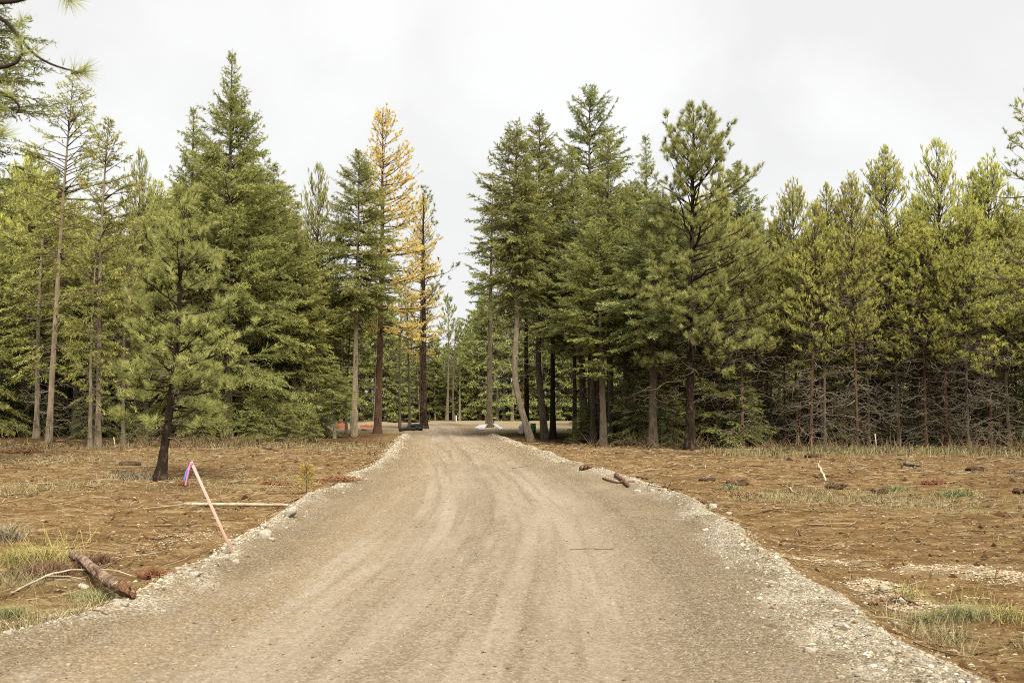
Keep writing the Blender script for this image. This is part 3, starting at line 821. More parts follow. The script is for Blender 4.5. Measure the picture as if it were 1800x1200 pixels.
c, H = height_to(400, 776, 86)
P_BIGFIR = fir(H, 5.2, 0.04, 104, nb_per_m=16, leaf=(0.155, 0.042), sp=0.12, per=2, droop=(0.05, 0.3), e_rng=(-0.15, 0.85), p=T_SPIRE, low=0.15, lowr=0.85, gap=0.08, r0=0.26,
               curve=pix_curve([(400, 776), (401, 500), (404, 250), (408, 86)], c, H), hang=0.15, nodes=0.068)
tree_at(P_BIGFIR, 400, 776, 86, None, sxy=0.86, label= 'tallest spire-topped dark green fir, behind the crooked pine', rz=0)
P_FIRA = fir(16.0, 2.9, 0.05, 105, nb_per_m=15, leaf=(0.145, 0.040), p=T_SPIRE, low=0.1, lowr=0.8, nodes=0.066)
P_FIRB = fir(15.0, 2.8, 0.30, 106, nb_per_m=16, leaf=(0.145, 0.040), p=T_FIR, low=0.2, lowr=0.6, droop=(0.1, 0.4), nodes=0.066, dead=(0.06, 0.3, 24, 0.7, 1.9), r0=0.17)
P_FIRC = fir(15.0, 2.7, 0.40, 107, nb_per_m=17, leaf=(0.145, 0.041), p=T_FIR, low=0.25, lowr=0.5, droop=(0.1, 0.35), needle_mat=M_FIRD, nodes=0.064, dead=(0.1, 0.45, 30, 0.6, 1.8), r0=0.19)
P_YOUNG = fir(6.0, 1.6, 0.03, 108, nb_per_m=22, leaf=(0.13, 0.034), p=0.8, droop=(0.15, 0.75), e_rng=(0.0, 0.7), hang=0.35, sp=0.1, nodes=0.07)
tree_at(P_FIRA, 330, 775, 188, 74, 'dark fir with a narrow ragged top, tucked close behind the tallest spire', rz=1.0)
tree_at(P_FIRB, 478, 772, 288, 72, 'bushy fir with drooping green boughs between the tallest spire and the road', rz=2.2)
tree_at(P_FIRA, 438, 770, 330, 75, 'dense fir hugging the lower half of the tallest spire', rz=3.3, needle_mat=M_FIRY)
tree_at(P_FIRA, 515, 771, 352, 55, 'round-shouldered green fir next to the yellowish narrow pine', rz=4.1)
P_LODA = pine(12.0, 1.9, 0.36, 111, nb=140, e_rng=(0.0, 1.15), p=T_LODGE, low=0.15, lowr=0.7, side_sp=0.17, lmin=0.16, lfac=0.4, shoot_sp=0.13, shoot_l=0.17, nn=24, nlen=0.095, nwid=0.0140, spread=(0.3, 1.0), upb=0.9,
              trunk_mat=M_BARKR, needle_mat=M_LODGE, r0=0.065, dead=(0.02, 0.66, 78, 0.7, 2.4), s_in=0.25)
P_LODB = pine(12.5, 2.0, 0.31, 112, nb=135, e_rng=(-0.1, 1.1), p=T_LODGE, low=0.15, lowr=0.7, side_sp=0.17, lmin=0.16, lfac=0.42, shoot_sp=0.13, shoot_l=0.18, nn=24, nlen=0.095, nwid=0.0140, spread=(0.3, 1.0), upb=0.85,
              trunk_mat=M_BARK, needle_mat=M_LODGE, r0=0.072, dead=(0.01, 0.68, 84, 0.8, 2.7), s_in=0.22, curve=straight(0.3, 5))
P_LODC = pine(11.5, 1.7, 0.40, 113, nb=125, e_rng=(0.1, 1.2), p=T_LODGE, low=0.2, lowr=0.6, side_sp=0.18, lmin=0.15, lfac=0.4, shoot_sp=0.14, shoot_l=0.2, nn=24, nlen=0.095, nwid=0.0140, spread=(0.3, 0.95), upb=1.0,
              trunk_mat=M_BARKR, needle_mat=M_LODGE, r0=0.06, dead=(0.03, 0.70, 64, 0.7, 2.2), s_in=0.2, gap=0.1)
tree_at(P_LODC, 556, 766, 303, 44, 'narrow yellowish pine with upright shoots between green firs before the road bend', name='pine_tree', cat='pine', rz=1.2, needle_mat=M_FIRY)
tree_at(P_LODC, 236, 772, 280, 42, 'narrow yellowish pine peeping over the slim pale-trunked tree', name='pine_tree', cat='pine', rz=2.9, needle_mat=M_FIRY)
tree_at(P_LODA, 40, 766, 268, 60, 'yellow-green tree squeezed under the dark overhanging fir boughs', name='pine_tree', cat='pine', rz=0.5)
c, H = height_to(622, 768, 266)
P_FIR12 = fir(H, 3.0, 0.42, 114, nb_per_m=20, leaf=(0.145, 0.041), p=T_FIR, low=0.3, lowr=0.55, droop=(0.05, 0.3), nodes=0.066, dead=(0.16, 0.45, 26, 0.6, 1.6), r0=0.18, trunk_mat=M_BARKP,
              curve=pix_curve([(622, 768), (626, 560), (630, 400), (632, 266)], c, H), e_rng=(-0.3, 0.8))
tree_at(P_FIR12, 622, 768, 266, None, 'conical fir with a clear straight pale trunk just before the golden tree', rz=0)
tree_at(P_FIRB, 588, 771, 640, 36, 'short green fir on a thin pale stem at the edge of the soil', rz=0.7, bark_mat=M_BARKP)
P_POLE = fir(9.0, 0.9, 0.62, 115, nb_per_m=8, leaf=(0.12, 0.04), p=0.6, gap=0.2, r0=0.075, dead=(0.2, 0.6, 24, 0.3, 1.0), curve=straight(0.2, 3))
tree_at(P_POLE, 609, 764, 560, 24, 'pole-thin tree between the pale-trunked fir and the short green fir', rz=0.4)

c, H = height_to(665, 762, 190)
P_LARCH = pine(H, 2.8, 0.31, 116, nb=150, e_rng=(-0.25, 0.85), p=[(0, 1.1), (.18, 1.2), (.4, 1.0), (.6, .72), (.8, .5), (.93, .24), (1, .05)], low=0.25, lowr=0.75, side_sp=0.26, lmin=0.35, lfac=0.42, shoot_sp=0.11, shoot_l=0.10, nn=17, nlen=0.115, nwid=0.030, spread=(0.5, 1.5), upb=0.35,
               curve=pix_curve([(664, 762), (668, 600), (672, 400), (673, 190)], c, H), r0=0.25, trunk_mat=M_BARKR, limb_mat=M_TWIGD, needle_mat=M_LARCH, split_limbs=True, azpref=(-0.2, 0.28), s_in=0.2, tt0=0.05, curl=0.4, twig=0.6, lump_a=0.25)
tree_at(P_LARCH, 664, 762, 190, None, 'golden autumn larch rising above the green firs', name='larch_tree', cat='larch', rz=0)
c, H = height_to(745, 753, 338)
P_DARKP = pine(H, 3.0, 0.30, 117, nb=56, e_rng=(0.15, 0.9), p=0.5, low=0.15, lowr=0.8, side_sp=0.5, lmin=0.35, lfac=0.35, shoot_sp=0.26, shoot_l=0.22, nn=15, nlen=0.24, nwid=0.035, upb=0.7,
               curve=pix_curve([(745, 753), (745, 600), (744, 450), (745, 338)], c, H), r0=0.27, trunk_mat=M_BARKD, limb_mat=M_TWIGD, split_limbs=True, s_in=0.45, gap=0.1, needle_mat=M_FIRD)
tree_at(P_DARKP, 745, 753, 338, None, 'half-bare pine with a black trunk and rising dark limbs at the road bend', name='pine_tree', cat='pine', rz=0)
tree_at(P_LARCH, 741, 752, 340, 32, 'shorter golden larch standing just behind the black-trunked pine', name='larch_tree', cat='larch', Y=83.0, rz=2.0)
tree_at(P_POLE, 703, 753, 520, 22, 'pole-thin tree in the shade of the golden larch, beside the black pipes', rz=1.0, bark_mat=M_BARK)
tree_at(P_POLE, 720, 752, 500, 24, 'pole-thin tree touching the black pipes, next to the black-trunked pine', rz=2.0)

# --- far side of the road
c, H = height_to(860, 751, 330)
P_R1 = fir(H, 3.0, 0.42, 121, nb_per_m=9, leaf=(0.2, 0.06), p=0.7, low=0.2, lowr=0.85, e_rng=(0.0, 0.8), droop=(0.05, 0.2), r0=0.27, gap=0.2, needle_mat=M_FIRD, branch_mat=M_TWIGD, sp=0.16,
           curve=pix_curve([(860, 751), (861, 600), (866, 330)], c, H), dead=(0.1, 0.4, 24, 0.8, 2.2))
tree_at(P_R1, 860, 751, 330, None, 'dark-trunked tree standing alone between the white sheets at the clearing', rz=0, bark_mat=M_BARK)
c, H = height_to(932, 776, 212)
P_LEAN = fir(H, 2.7, 0.44, 122, nb_per_m=19, leaf=(0.145, 0.041), p=T_FIR, low=0.2, lowr=0.7, droop=(0.05, 0.3), nodes=0.066, r0=0.17, dead=(0.2, 0.5, 40, 0.6, 2.0), trunk_mat=M_BARKP, sides=12,
             curve=pix_curve([(933, 776), (917, 728), (904, 680), (902, 650), (906, 585), (908, 500), (905, 350), (906, 212)], c, H))
tree_at(P_LEAN, 933, 776, 212, None, 'fir with a bowed trunk leaning out at its foot, nearest the road', rz=0, bark_mat=M_BARKP)
c, H = height_to(957, 772, 196)
P_TWIN = fir(H, 2.4, 0.42, 123, nb_per_m=18, leaf=(0.145, 0.041), p=T_FIR, low=0.2, lowr=0.7, nodes=0.068, r0=0.2, dead=(0.15, 0.5, 36, 0.6, 1.9),
             curve=pix_curve([(958, 772), (953, 725), (946, 650), (946, 500), (948, 196)], c, H))
tree_at(P_TWIN, 958, 772, 196, None, 'fir with a slightly bent grey trunk right behind the bowed one', rz=0)
tree_at(P_FIRC, 972, 770, 262, 62, 'fir with a straight near-black trunk joined at the foot to the bent grey trunk', rz=0.6, bark_mat=M_TWIGD)
tree_at(P_FIRC, 926, 764, 300, 55, 'dark slim-trunked fir seen between the bowed trunk and the bent grey one', rz=1.6, bark_mat=M_TWIGD)
P_R5 = fir(20.0, 3.4, 0.30, 124, nb_per_m=12, leaf=(0.165, 0.044), p=T_BLUNT, low=0.2, lowr=0.7, e_rng=(-0.1, 0.8), gap=0.15, r0=0.24, needle_mat=M_FIRD, branch_mat=M_TWIGD, nodes=0.068, sp=0.13)
tree_at(P_R5, 1040, 766, 152, 82, 'highest dark fir with a blunt top on the white tank\'s side of the road', rz=0.3)
tree_at(P_FIRB, 1074, 779, 236, 78, 'broad fir with a clear grey trunk and dead lower twigs at the wood\'s edge', rz=1.1)
tree_at(P_FIRB, 1010, 772, 258, 55, 'dense green fir filling the gap beside the highest blunt-topped fir', rz=2.7)
tree_at(P_FIRA, 1142, 776, 236, 66, 'green fir with a rounded tip right behind the big long-needled pine', rz=0.2, needle_mat=M_FIRD)
tree_at(P_FIRC, 1112, 774, 318, 55, 'shaded fir between the clear grey trunk and the big long-needled pine', rz=1.2)
c, H = height_to(1213, 790, 194)
P_PINE2 = pine(H, 3.7, 0.25, 125, nb=128, e_rng=(-0.1, 1.05), p=T_OPEN, low=0.25, lowr=0.7, side_sp=0.3, lmin=0.28, lfac=0.42, shoot_sp=0.27, shoot_l=0.2, nn=52, nlen=0.22, nwid=0.0145, upb=0.6,
               curve=pix_curve([(1212, 790), (1213, 650), (1216, 450), (1218, 194)], c, H), r0=0.2, trunk_mat=M_BARKD, limb_mat=M_TWIGD, split_limbs=True, s_in=0.35, azpref=(0.0, 0.1),
               dead=(0.12, 0.42, 30, 0.8, 2.6), curl=0.3, lump_a=0.3, sides=14)
tree_at(P_PINE2, 1213, 790, 200, None, 'big long-needled pine with a dark trunk and open crown at the wood\'s edge', name='pine_tree', cat='pine', rz=0)
tree_at(P_FIRB, 1308, 776, 284, 72, 'dark fir with a feathery edge leaning out from behind the big pine', rz=2.3, needle_mat=M_FIRD)
tree_at(P_FIRA, 1338, 774, 345, 50, 'shorter dark fir beside the feathery one, over the dark opening in the wood', rz=1.3, needle_mat=M_FIRD)
tree_at(P_LODC, 1272, 782, 300, 45, 'slender pine mostly hidden by the crown of the big long-needled pine', name='pine_tree', cat='pine', rz=0.9)
tree_at(P_YOUNG, 1262, 783, 560, 88, 'low broad young fir spreading under the big pine\'s dark trunk', rz=0.9, cat='tree')
tree_at(P_YOUNG, 1162, 782, 610, 58, 'young fir with drooping sprays beside the big pine\'s trunk, nearer the road', rz=2.5, cat='tree')
LOD = [(1402, 785, 322, 46, P_LODA, 'yellow-green pine, first of the row after the dark opening in the wood'),
       (1450, 787, 330, 50, P_LODB, 'twiggy yellow-green pine with a blunt crown near the dark opening'),
       (1508, 789, 308, 52, P_LODA, 'yellow-green pine with a bare reddish trunk standing forward at the grass edge'),
       (1580, 786, 266, 60, P_LODB, 'yellow-green pine with a tall forked-looking top above its row'),
       (1545, 783, 372, 50, P_LODC, 'short yellow-green pine crowded between the reddish trunk and the tall forked-looking top'),
       (1628, 786, 398, 48, P_LODA, 'low yellow-green pine in the dip between the two highest pines of its row'),
       (1664, 786, 256, 62, P_LODC, 'highest yellow-green pine of its row with a pointed airy top'),
       (1702, 788, 345, 55, P_LODB, 'yellow-green pine with grey dead twigs down to the grass'),
       (1742, 786, 283, 55, P_LODA, 'yellow-green pine with a slim airy top, last but one of its row'),
       (1775, 788, 372, 60, P_LODB, 'bushy low yellow-green pine in front of the last tall pine'),
       (1345, 782, 400, 42, P_LODB, 'twiggy pine over the dark opening, beside the feathery dark fir'),
       (1425, 788, 372, 50, P_LODC, 'short-crowned yellow-green pine between the first pine of the row and the twiggy blunt one'),
       (1605, 783, 352, 50, P_LODB, 'yellow-green pine leaning on the shoulder of the tall forked-looking one'),
       (1722, 784, 318, 48, P_LODC, 'thin pointed yellow-green pine beside the twig-hung one'),
       (1380, 784, 376, 40, P_LODA, 'small yellow-green pine at the very rim of the dark opening'),
       (1478, 784, 410, 44, P_LODC, 'thin yellow-green pine half hidden behind the forward reddish trunk')]
for px, by, ty, hw, pr, lab in LOD:
    t_ = tree_at(pr, px, by, ty, hw * random.uniform(1.05, 1.4), lab, name='pine_tree', cat='pine')
    t_.rotation_euler = (random.gauss(0, 0.02), random.gauss(0, 0.02), t_.rotation_euler.z)
P_SPARSE = pine(15.0, 2.4, 0.4, 126, nb=60, e_rng=(-0.1, 0.8), p=0.5, side_sp=0.3, lmin=0.3, shoot_sp=0.25, shoot_l=0.22, nn=16, nlen=0.16, nwid=0.03, upb=0.5, gap=0.1, needle_mat=M_PINE)
tree_at(P_SPARSE, 1832, 800, 180, 85, 'tall loose-crowned tree cut off by the photo\'s edge, last of the yellow-green row', name='pine_tree', cat='pine')

# the dark fir whose boughs hang into the upper corner, and the near pine beside it
P_EDGE = fir(17.5, 2.7, 0.06, 127, nb_per_m=14, leaf=(0.13, 0.035), sp=0.11, p=[(0, .35), (.4, .5), (.55, .8), (.68, 1), (.8, .85), (1, .1)], low=0.1, lowr=0.8, droop=(0.15, 0.4), e_rng=(-0.2, 0.6), nodes=0.075, r0=0.25, needle_mat=M_FIRD)
tree_at(P_EDGE, -92, 800, -170, None, 'dark fir at the photo\'s edge whose boughs hang over the bare-trunked tree', Y=31.0, rz=1.9)

# ------------------------------------------------------------------ near pine: only two boughs reach into the picture
np_t = thing('pine_tree', 'near pine whose thin bough tips with long needle tufts dangle in the sky corner', 'pine', (-5.6, 7.0, float(surf(-5.6, 7.0))))
def in_np(p):
    return np.array(p) - np.array(np_t.location)
rg = np.random.default_rng(5)
gt = trunk_geo(7.5, 0.15, straight(0.1, 1), rg, 12)
link('trunk', gt.mesh('trunk', M_BARKD, True), np_t)
def bough(pts, radii, tufts, Yd):
    P = np.array([in_np(at_depth(px, py, Yd + dy)) for px, py, dy in pts])
    t = np.linspace(0, 1, len(P)); tt = np.linspace(0, 1, 22)
    Q = np.stack([np.interp(tt, t, P[:, i]) for i in range(3)], -1)
    for _ in range(2):
        Q[1:-1] = (Q[:-2] + Q[1:-1] * 2 + Q[2:]) / 4
    b = link('bough', Geo().add(*tubes(Q, np.interp(tt, [0, 1], radii), 6)).mesh('bough', M_TWIGD, True), np_t)
    for (px, py, dy, ax, n, ln) in tufts:
        o = in_np(at_depth(px, py, Yd + dy)); A = norm(np.array([ax[0], ax[2], ax[1]], float))
        pos = rg.random(n)
        perp = norm(np.cross(np.broadcast_to(A, (n, 3)), rg.normal(size=(n, 3))))
        al = rg.uniform(0.3, 1.75, n) * (1.1 - 0.5 * pos)
        d = norm(A * np.cos(al)[:, None] + perp * np.sin(al)[:, None])
        q = o + A * (0.09 * (pos - 0.6))[:, None]
        g = Geo()
        V, F = leaf_tris(q, d, ln * rg.uniform(0.65, 1.1, n), np.full(n, 0.0042), rg)
        g.add(V, F, np.repeat(np.clip(0.45 + rg.normal(size=n) * 0.2, 0, 1), 3))
        link('needle_tuft', g.mesh('needle_tuft', M_PINE), b, 'stuff')
bough([(-330, -30, 0.2), (-120, -5, 0.1), (-20, 22, 0), (12, 38, 0), (30, 62, 0), (62, 100, 0), (100, 118, 0), (138, 127, 0)], (0.022, 0.005),
      [(138, 127, 0, (0.75, 0.15, 0), 150, 0.165), (110, 119, 0, (0.1, 1, 0.2), 16, 0.10), (34, 44, 0, (0.35, 1, 0), 60, 0.13), (62, 95, 0, (0.5, 0.9, 0.4), 22, 0.13)], 6.6)
bough([(-330, 60, 0.3), (-100, 118, 0.1), (0, 120, 0), (28, 112, 0), (41, 92, 0), (36, 76, 0)], (0.02, 0.006), [(38, 84, 0, (-0.35, 1, 0), 110, 0.14), (44, 92, 0, (0.9, 0.3, 0.2), 30, 0.14)], 6.5)
bough([(-330, 160, 0.6), (-90, 190, 0.1), (-10, 158, 0), (22, 172, 0), (36, 188, 0), (28, 200, 0)], (0.02, 0.005), [(20, 170, 0, (-0.6, 0.5, 0), 90, 0.16), (5, 192, 0, (-0.6, 0.1, 0), 90, 0.16)], 6.5)
bough([(-330, -60, 0), (-80, -6, 0), (0, 4, 0), (25, 3, 0), (60, -6, 0), (118, -8, 0)], (0.026, 0.006), [(118, -6, 0, (0.5, -0.5, 0), 130, 0.165)], 6.4)
bough([(-330, 250, 0.6), (-60, 260, 0.1), (-8, 240, 0)], (0.016, 0.005), [(-4, 238, 0, (0.6, 0.6, 0), 110, 0.17)], 6.4)
g = Geo()
for k in range(26):     # the boughs that stay outside the picture
    a = rg.uniform(1.7, 4.8); z = rg.uniform(2.6, 7.3); L = rg.uniform(0.5, 1.3)
    P = np.array([[0, 0, z], [math.cos(a) * L * .5, math.sin(a) * L * .5, z + .1], [math.cos(a) * L, math.sin(a) * L, z + .35]])
    link('bough', Geo().add(*tubes(P, np.array([.025, .016, .008]), 5)).mesh('bough', M_TWIGD, True), np_t)
    n = 60
    A = norm(P[2] - P[1]); pos = rg.random(n); perp = norm(np.cross(np.broadcast_to(A, (n, 3)), rg.normal(size=(n, 3)))); al = rg.uniform(.3, 1.6, n)
    V, F = leaf_tris(P[2] - A * (0.25 * pos)[:, None], norm(A * np.cos(al)[:, None] + perp * np.sin(al)[:, None]), rg.uniform(.11, .18, n), np.full(n, .004), rg)
    g.add(V, F, 0.5)
link('crown', g.mesh('crown', M_PINE), np_t, 'stuff')

# ------------------------------------------------------------------ the wood behind: trees past telling apart, still one by one
_SKY = np.array([(-200, 260), (0, 290), (60, 285), (150, 345), (250, 345), (280, 320), (350, 270), (400, 230), (470, 300), (520, 365), (560, 380), (600, 400), (640, 440), (690, 520), (720, 575), (760, 600), (800, 600), (830, 500),
                 (870, 420), (900, 320), (950, 290), (1000, 310), (1100, 335), (1180, 320), (1300, 345), (1340, 400), (1370, 440), (1400, 410), (1500, 385), (1600, 385), (1700, 380), (1800, 350), (2100, 300)])
def skyline(px):
    return np.interp(px, _SKY[:, 0], _SKY[:, 1])
def spread_trees(n, y0, y1, pxa, pxb, mind, grow, rng, start=()):
    pts = list(start); out = []
    for _ in range(n * 60):
        if len(out) >= n:
            break
        y = y0 + (y1 - y0) * rng.random() ** 1.2; px = rng.uniform(pxa, pxb); x = (px - 900) / FOC * y
        cc, ww = road_cw(y)
        if (y < 112 and abs(x - cc) < ww + 3.0) or pad_mask(np.array([x]), np.array([y]))[0] > 0.15:
            continue
        m = mind * (1 + grow * (y - y0))
        if 1325 < px < 1425 and y < 60:      # the dark opening in the wood
            continue
        if all((x - a) ** 2 + (y - b) ** 2 > m * m for a, b in pts):
            pts.append((x, y)); out.append((x, y, px))
    return out
rw = np.random.default_rng(31)
def filler(spots, protos, label, group, lo, hi, name='conifer', floor=0, sxy=(0.8, 1.4)):
    for x, y, px in spots:
        pr = protos[rw.integers(len(protos))]
        if 1000 < px < 1190 and pr[0]['parts']['crown'][0].materials[0] in (M_LODGE, M_PINE):
            pr = protos[0]
        z = float(surf(x, y))
        ty = max(skyline(px) + rw.uniform(lo, hi), floor)
        h = at_depth(px, ty, y)[2] - z
        sz = max(h, 4.0) / pr[0]['H']
        t_ = plant(pr[0], name, label, 'tree', (x, y, z), (0.55 * sz + 0.45) * rw.uniform(*sxy), sz, rw.uniform(0, 6.28), group, (), pr[1], pr[2])
        t_.rotation_euler = (rw.normal(0, 0.022), rw.normal(0, 0.022), t_.rotation_euler.z)
filler(spread_trees(74, 58, 104, -150, 585, 2.1, 0.025, rw), [(P_FIRA, None, None), (P_FIRB, None, M_FIRY), (P_FIRB, None, None), (P_LODB, None, None), (P_R5, None, M_FIR), (P_THIN, None, None)],
       'conifer crowded in the wood behind the bare-trunked tree and the crooked pine', 'trees in the wood behind the crooked pine', 6, 95)
filler(spread_trees(115, 46, 98, 1010, 1960, 1.7, 0.02, rw), [(P_FIRC, None, None), (P_LODB, None, M_LODGE), (P_LODA, None, M_FIRY), (P_LODC, None, None), (P_LODB, None, None), (P_SPARSE, None, None), (P_R5, None, M_FIR), (P_FIRB, None, M_FIR)],
       'dim conifer crowded in the wood behind the big long-needled pine and the yellow-green row', 'trees in the wood behind the yellow-green row', 5, 75)
P_FARA = fir(13.0, 2.3, 0.0, 131, nb_per_m=9, leaf=(0.34, 0.10), sp=0.22, nodes=0.16, p=0.7, needle_mat=M_FAR, r0=0.15, sides=6)
P_FARB = pine(13.0, 1.9, 0.34, 132, nb=60, p=0.45, side_sp=0.4, lmin=0.3, shoot_sp=0.3, shoot_l=0.3, nn=12, nlen=0.24, nwid=0.07, upb=0.8, needle_mat=M_FAR, r0=0.13, trunk_mat=M_BARKP, sides=6)
P_FARC = fir(13.0, 2.0, 0.40, 133, nb_per_m=9, leaf=(0.34, 0.10), sp=0.22, nodes=0.16, p=0.6, needle_mat=M_FAR, r0=0.14, trunk_mat=M_BARKP, sides=6, dead=(0.1, 0.4, 20, 0.8, 2))
def under(n, y0, y1, pxa, pxb, group, label, hr, pr=None, avoid=0.0):
    for x, y, px in spread_trees(n, y0, y1, pxa, pxb, 1.2, 0.03, rw):
        z = float(surf(x, y)); h = rw.uniform(*hr)
        plant(pr or P_YOUNG, 'young_fir', label, 'young tree', (x, y, z), h / (pr or P_YOUNG)['H'] * rw.uniform(1.0, 1.5), h / (pr or P_YOUNG)['H'], rw.uniform(0, 6.28), group, (), None, M_FIRD)
under(46, 47, 66, 1030, 1900, 'young firs under the wood behind the yellow-green row', 'dim young fir growing in the shade of the wood behind the yellow-green row', (2.5, 5.5))
under(36, 59, 74, -80, 570, 'young firs under the wood behind the crooked pine', 'dim young fir growing in the shade of the wood behind the crooked pine', (2.2, 5.0))
filler(spread_trees(58, 128, 137, 560, 1060, 1.6, 0, rw), [(P_FARA, None, None), (P_FARB, None, None), (P_FARC, None, None)],
       'distant conifer in the front rank across the clearing where the road ends', 'front rank of trees across the clearing', -15, 70, floor=520, sxy=(0.95, 1.3))
filler(spread_trees(70, 137, 165, 480, 1100, 2.2, 0.01, rw), [(P_FARA, None, M_FIRD), (P_FARA, None, M_FIRD), (P_FARC, None, M_FIRD)],
       'distant dark conifer behind the front rank across the clearing', 'trees behind the front rank across the clearing', 0, 80, floor=545, sxy=(1.0, 1.4))
under(34, 137, 146, 560, 1060, 'young firs behind the front rank across the clearing', 'small far young fir filling in between the trunks across the clearing', (4.0, 7.5), P_FARA)
for px, ty, lab in ((736, 585, 'far fir seen just past the black-trunked pine, on its larch side'), (752, 600, 'far fir rising on the road side of the black-trunked pine'), (768, 590, 'far fir between the black-trunked pine and the spire-like far tree'), (818, 588, 'far fir between the spire-like far tree and the lone dark trunk')):
    tree_at(P_FARA, px, 740, ty, 24, lab, Y=133.0)
tree_at(P_FARB, 787, 740, 528, 22, 'slender spire-like tree sticking up above the far wood over the road end', Y=127.0, name='pine_tree', cat='pine')
tree_at(P_POLE, 667 + 130, 741, 560, 20, 'thin far tree with a clear stem beside the spire-like one at the road end', Y=126.0)
for px, hh, lab in ((1022, 60, 'small bushy young fir at the foot of the near-black trunk'), (1052, 46, 'small young fir left of the clear grey trunk, in its shade'),
                    (1120, 70, 'shaded young fir between the clear grey trunk and the big pine'), (442, 80, 'young fir in front of the dense fir below the tallest spire'),
                    (505, 70, 'young fir under the round-shouldered fir at the soil\'s edge'), (352, 75, 'young fir low behind the crooked pine\'s trunk'),
                    (232, 66, 'young fir with thin sprays beside the pale saplings'), (545, 60, 'young fir under the narrow yellowish pine, at the soil\'s edge')):
    tree_at(P_YOUNG, px, 777, 777 - hh, hh * 0.42, lab, Y=float(on_ground(px, 779)[1]) + random.uniform(0, 2), cat='young tree')

# the wood goes on beyond: one mass nobody could count
def far_mass():
    rng = np.random.default_rng(77)
    g = Geo()
    n = 1100
    ang = rng.uniform(-1.25, 1.25, n); d = rng.uniform(70, 230, n)
    x = np.sin(ang) * d; y = np.cos(ang) * d
    ok = ((y > 96) & ((x > 13) | (x < -26)) | (y > 176)) | (np.abs(x) > 56) & (y > 40)
    x, y = x[ok], y[ok]; n = len(x)
    h = rng.uniform(9, 13.5, n) * np.where(np.abs(x + 8) < 40, 0.95, 1.15)
    for i in range(n):
        k = 130
        u = rng.random(k) ** 1.1
        r = (1.9 * (1 - u) ** 0.7 + 0.15) * np.sqrt(rng.random(k)); a = rng.uniform(0, 6.28, k)
        p = np.stack([x[i] + np.cos(a) * r, y[i] + np.sin(a) * r, h[i] * (0.06 + 0.94 * u)], -1)
        dd = norm(np.stack([np.cos(a), np.sin(a), rng.uniform(-.5, .6, k)], -1) + rng.normal(size=(k, 3)) * .4)
        V, F = leaf_tris(p, dd, rng.uniform(.8, 1.5, k), rng.uniform(.4, .75, k), rng)
        g.add(V, F, np.repeat(np.clip(rng.normal(0.4, 0.2, k), 0, 1), 3))
        g.add(*tubes(np.array([[x[i], y[i], -.3], [x[i], y[i], h[i] * .6]]), np.array([.16, .08]), 5), 0.0)
    return link('far_forest', g.mesh('far_forest', M_FAR), None, 'stuff')
far_mass()['label'] = 'forest going on behind and around the clearing'

# ------------------------------------------------------------------ loose stuff on the ground
_OCT = np.array([[1, 0, 0], [-1, 0, 0], [0, 1, 0], [0, -1, 0], [0, 0, 1], [0, 0, -1]], float)
_OCF = np.array([[0, 2, 4], [2, 1, 4], [1, 3, 4], [3, 0, 4], [2, 0, 5], [1, 2, 5], [3, 1, 5], [0, 3, 5]])
_OCH = _OCF[:4]
def pebbles(g, x, y, size, rng, flat_=0.6, tint=None, sink=0.25, half=False):
    n = len(x)
    V = np.broadcast_to(_OCT, (n, 6, 3)) * (size[:, None, None] * 0.5) * rng.uniform(0.6, 1.25, (n, 6, 1))
    V = V * np.stack([rng.uniform(0.8, 1.5, n), rng.uniform(0.7, 1.1, n), np.full(n, flat_) * rng.uniform(0.7, 1.2, n)], -1)[:, None, :]
    a = rng.uniform(0, 6.28, n); ca, sa = np.cos(a)[:, None], np.sin(a)[:, None]
    V = np.stack([V[..., 0] * ca - V[..., 1] * sa, V[..., 0] * sa + V[..., 1] * ca, V[..., 2]], -1)
    V = V + np.stack([x, y, surf(x, y) + size * (0.5 * flat_ - sink)], -1)[:, None, :]
    F = ((_OCH if half else _OCF)[None] + (np.arange(n) * 6)[:, None, None]).reshape(-1, 3)
    t = rng.random(n) if tint is None else tint
    g.add(V.reshape(-1, 3), F, np.repeat(t, 6))

M_STONES = tinted('mixed_stones', [(0.0, (0.09, 0.068, 0.042)), (0.3, (0.24, 0.195, 0.128)), (0.6, (0.40, 0.345, 0.245)), (0.85, (0.56, 0.51, 0.40)), (1.0, (0.68, 0.64, 0.55))])
M_CHIPS = tinted('soil_chips', [(0.0, (0.035, 0.020, 0.010)), (0.35, (0.125, 0.076, 0.036)), (0.6, (0.24, 0.165, 0.09)), (0.8, (0.40, 0.31, 0.20)), (1.0, (0.56, 0.48, 0.36))])
M_STRAW = tinted('dry_straw', [(0.0, (0.10, 0.062, 0.030)), (0.5, (0.255, 0.185, 0.10)), (1.0, (0.46, 0.38, 0.25))])
M_GRASS = tinted('clearing_grass', [(0.0, (0.13, 0.115, 0.045)), (0.35, (0.225, 0.20, 0.085)), (0.7, (0.34, 0.29, 0.15)), (1.0, (0.50, 0.44, 0.29))])
rs = np.random.default_rng(55)
def near_y(n, y0, y1, p=2.2):
    return y0 + (y1 - y0) * rs.random(n) ** p
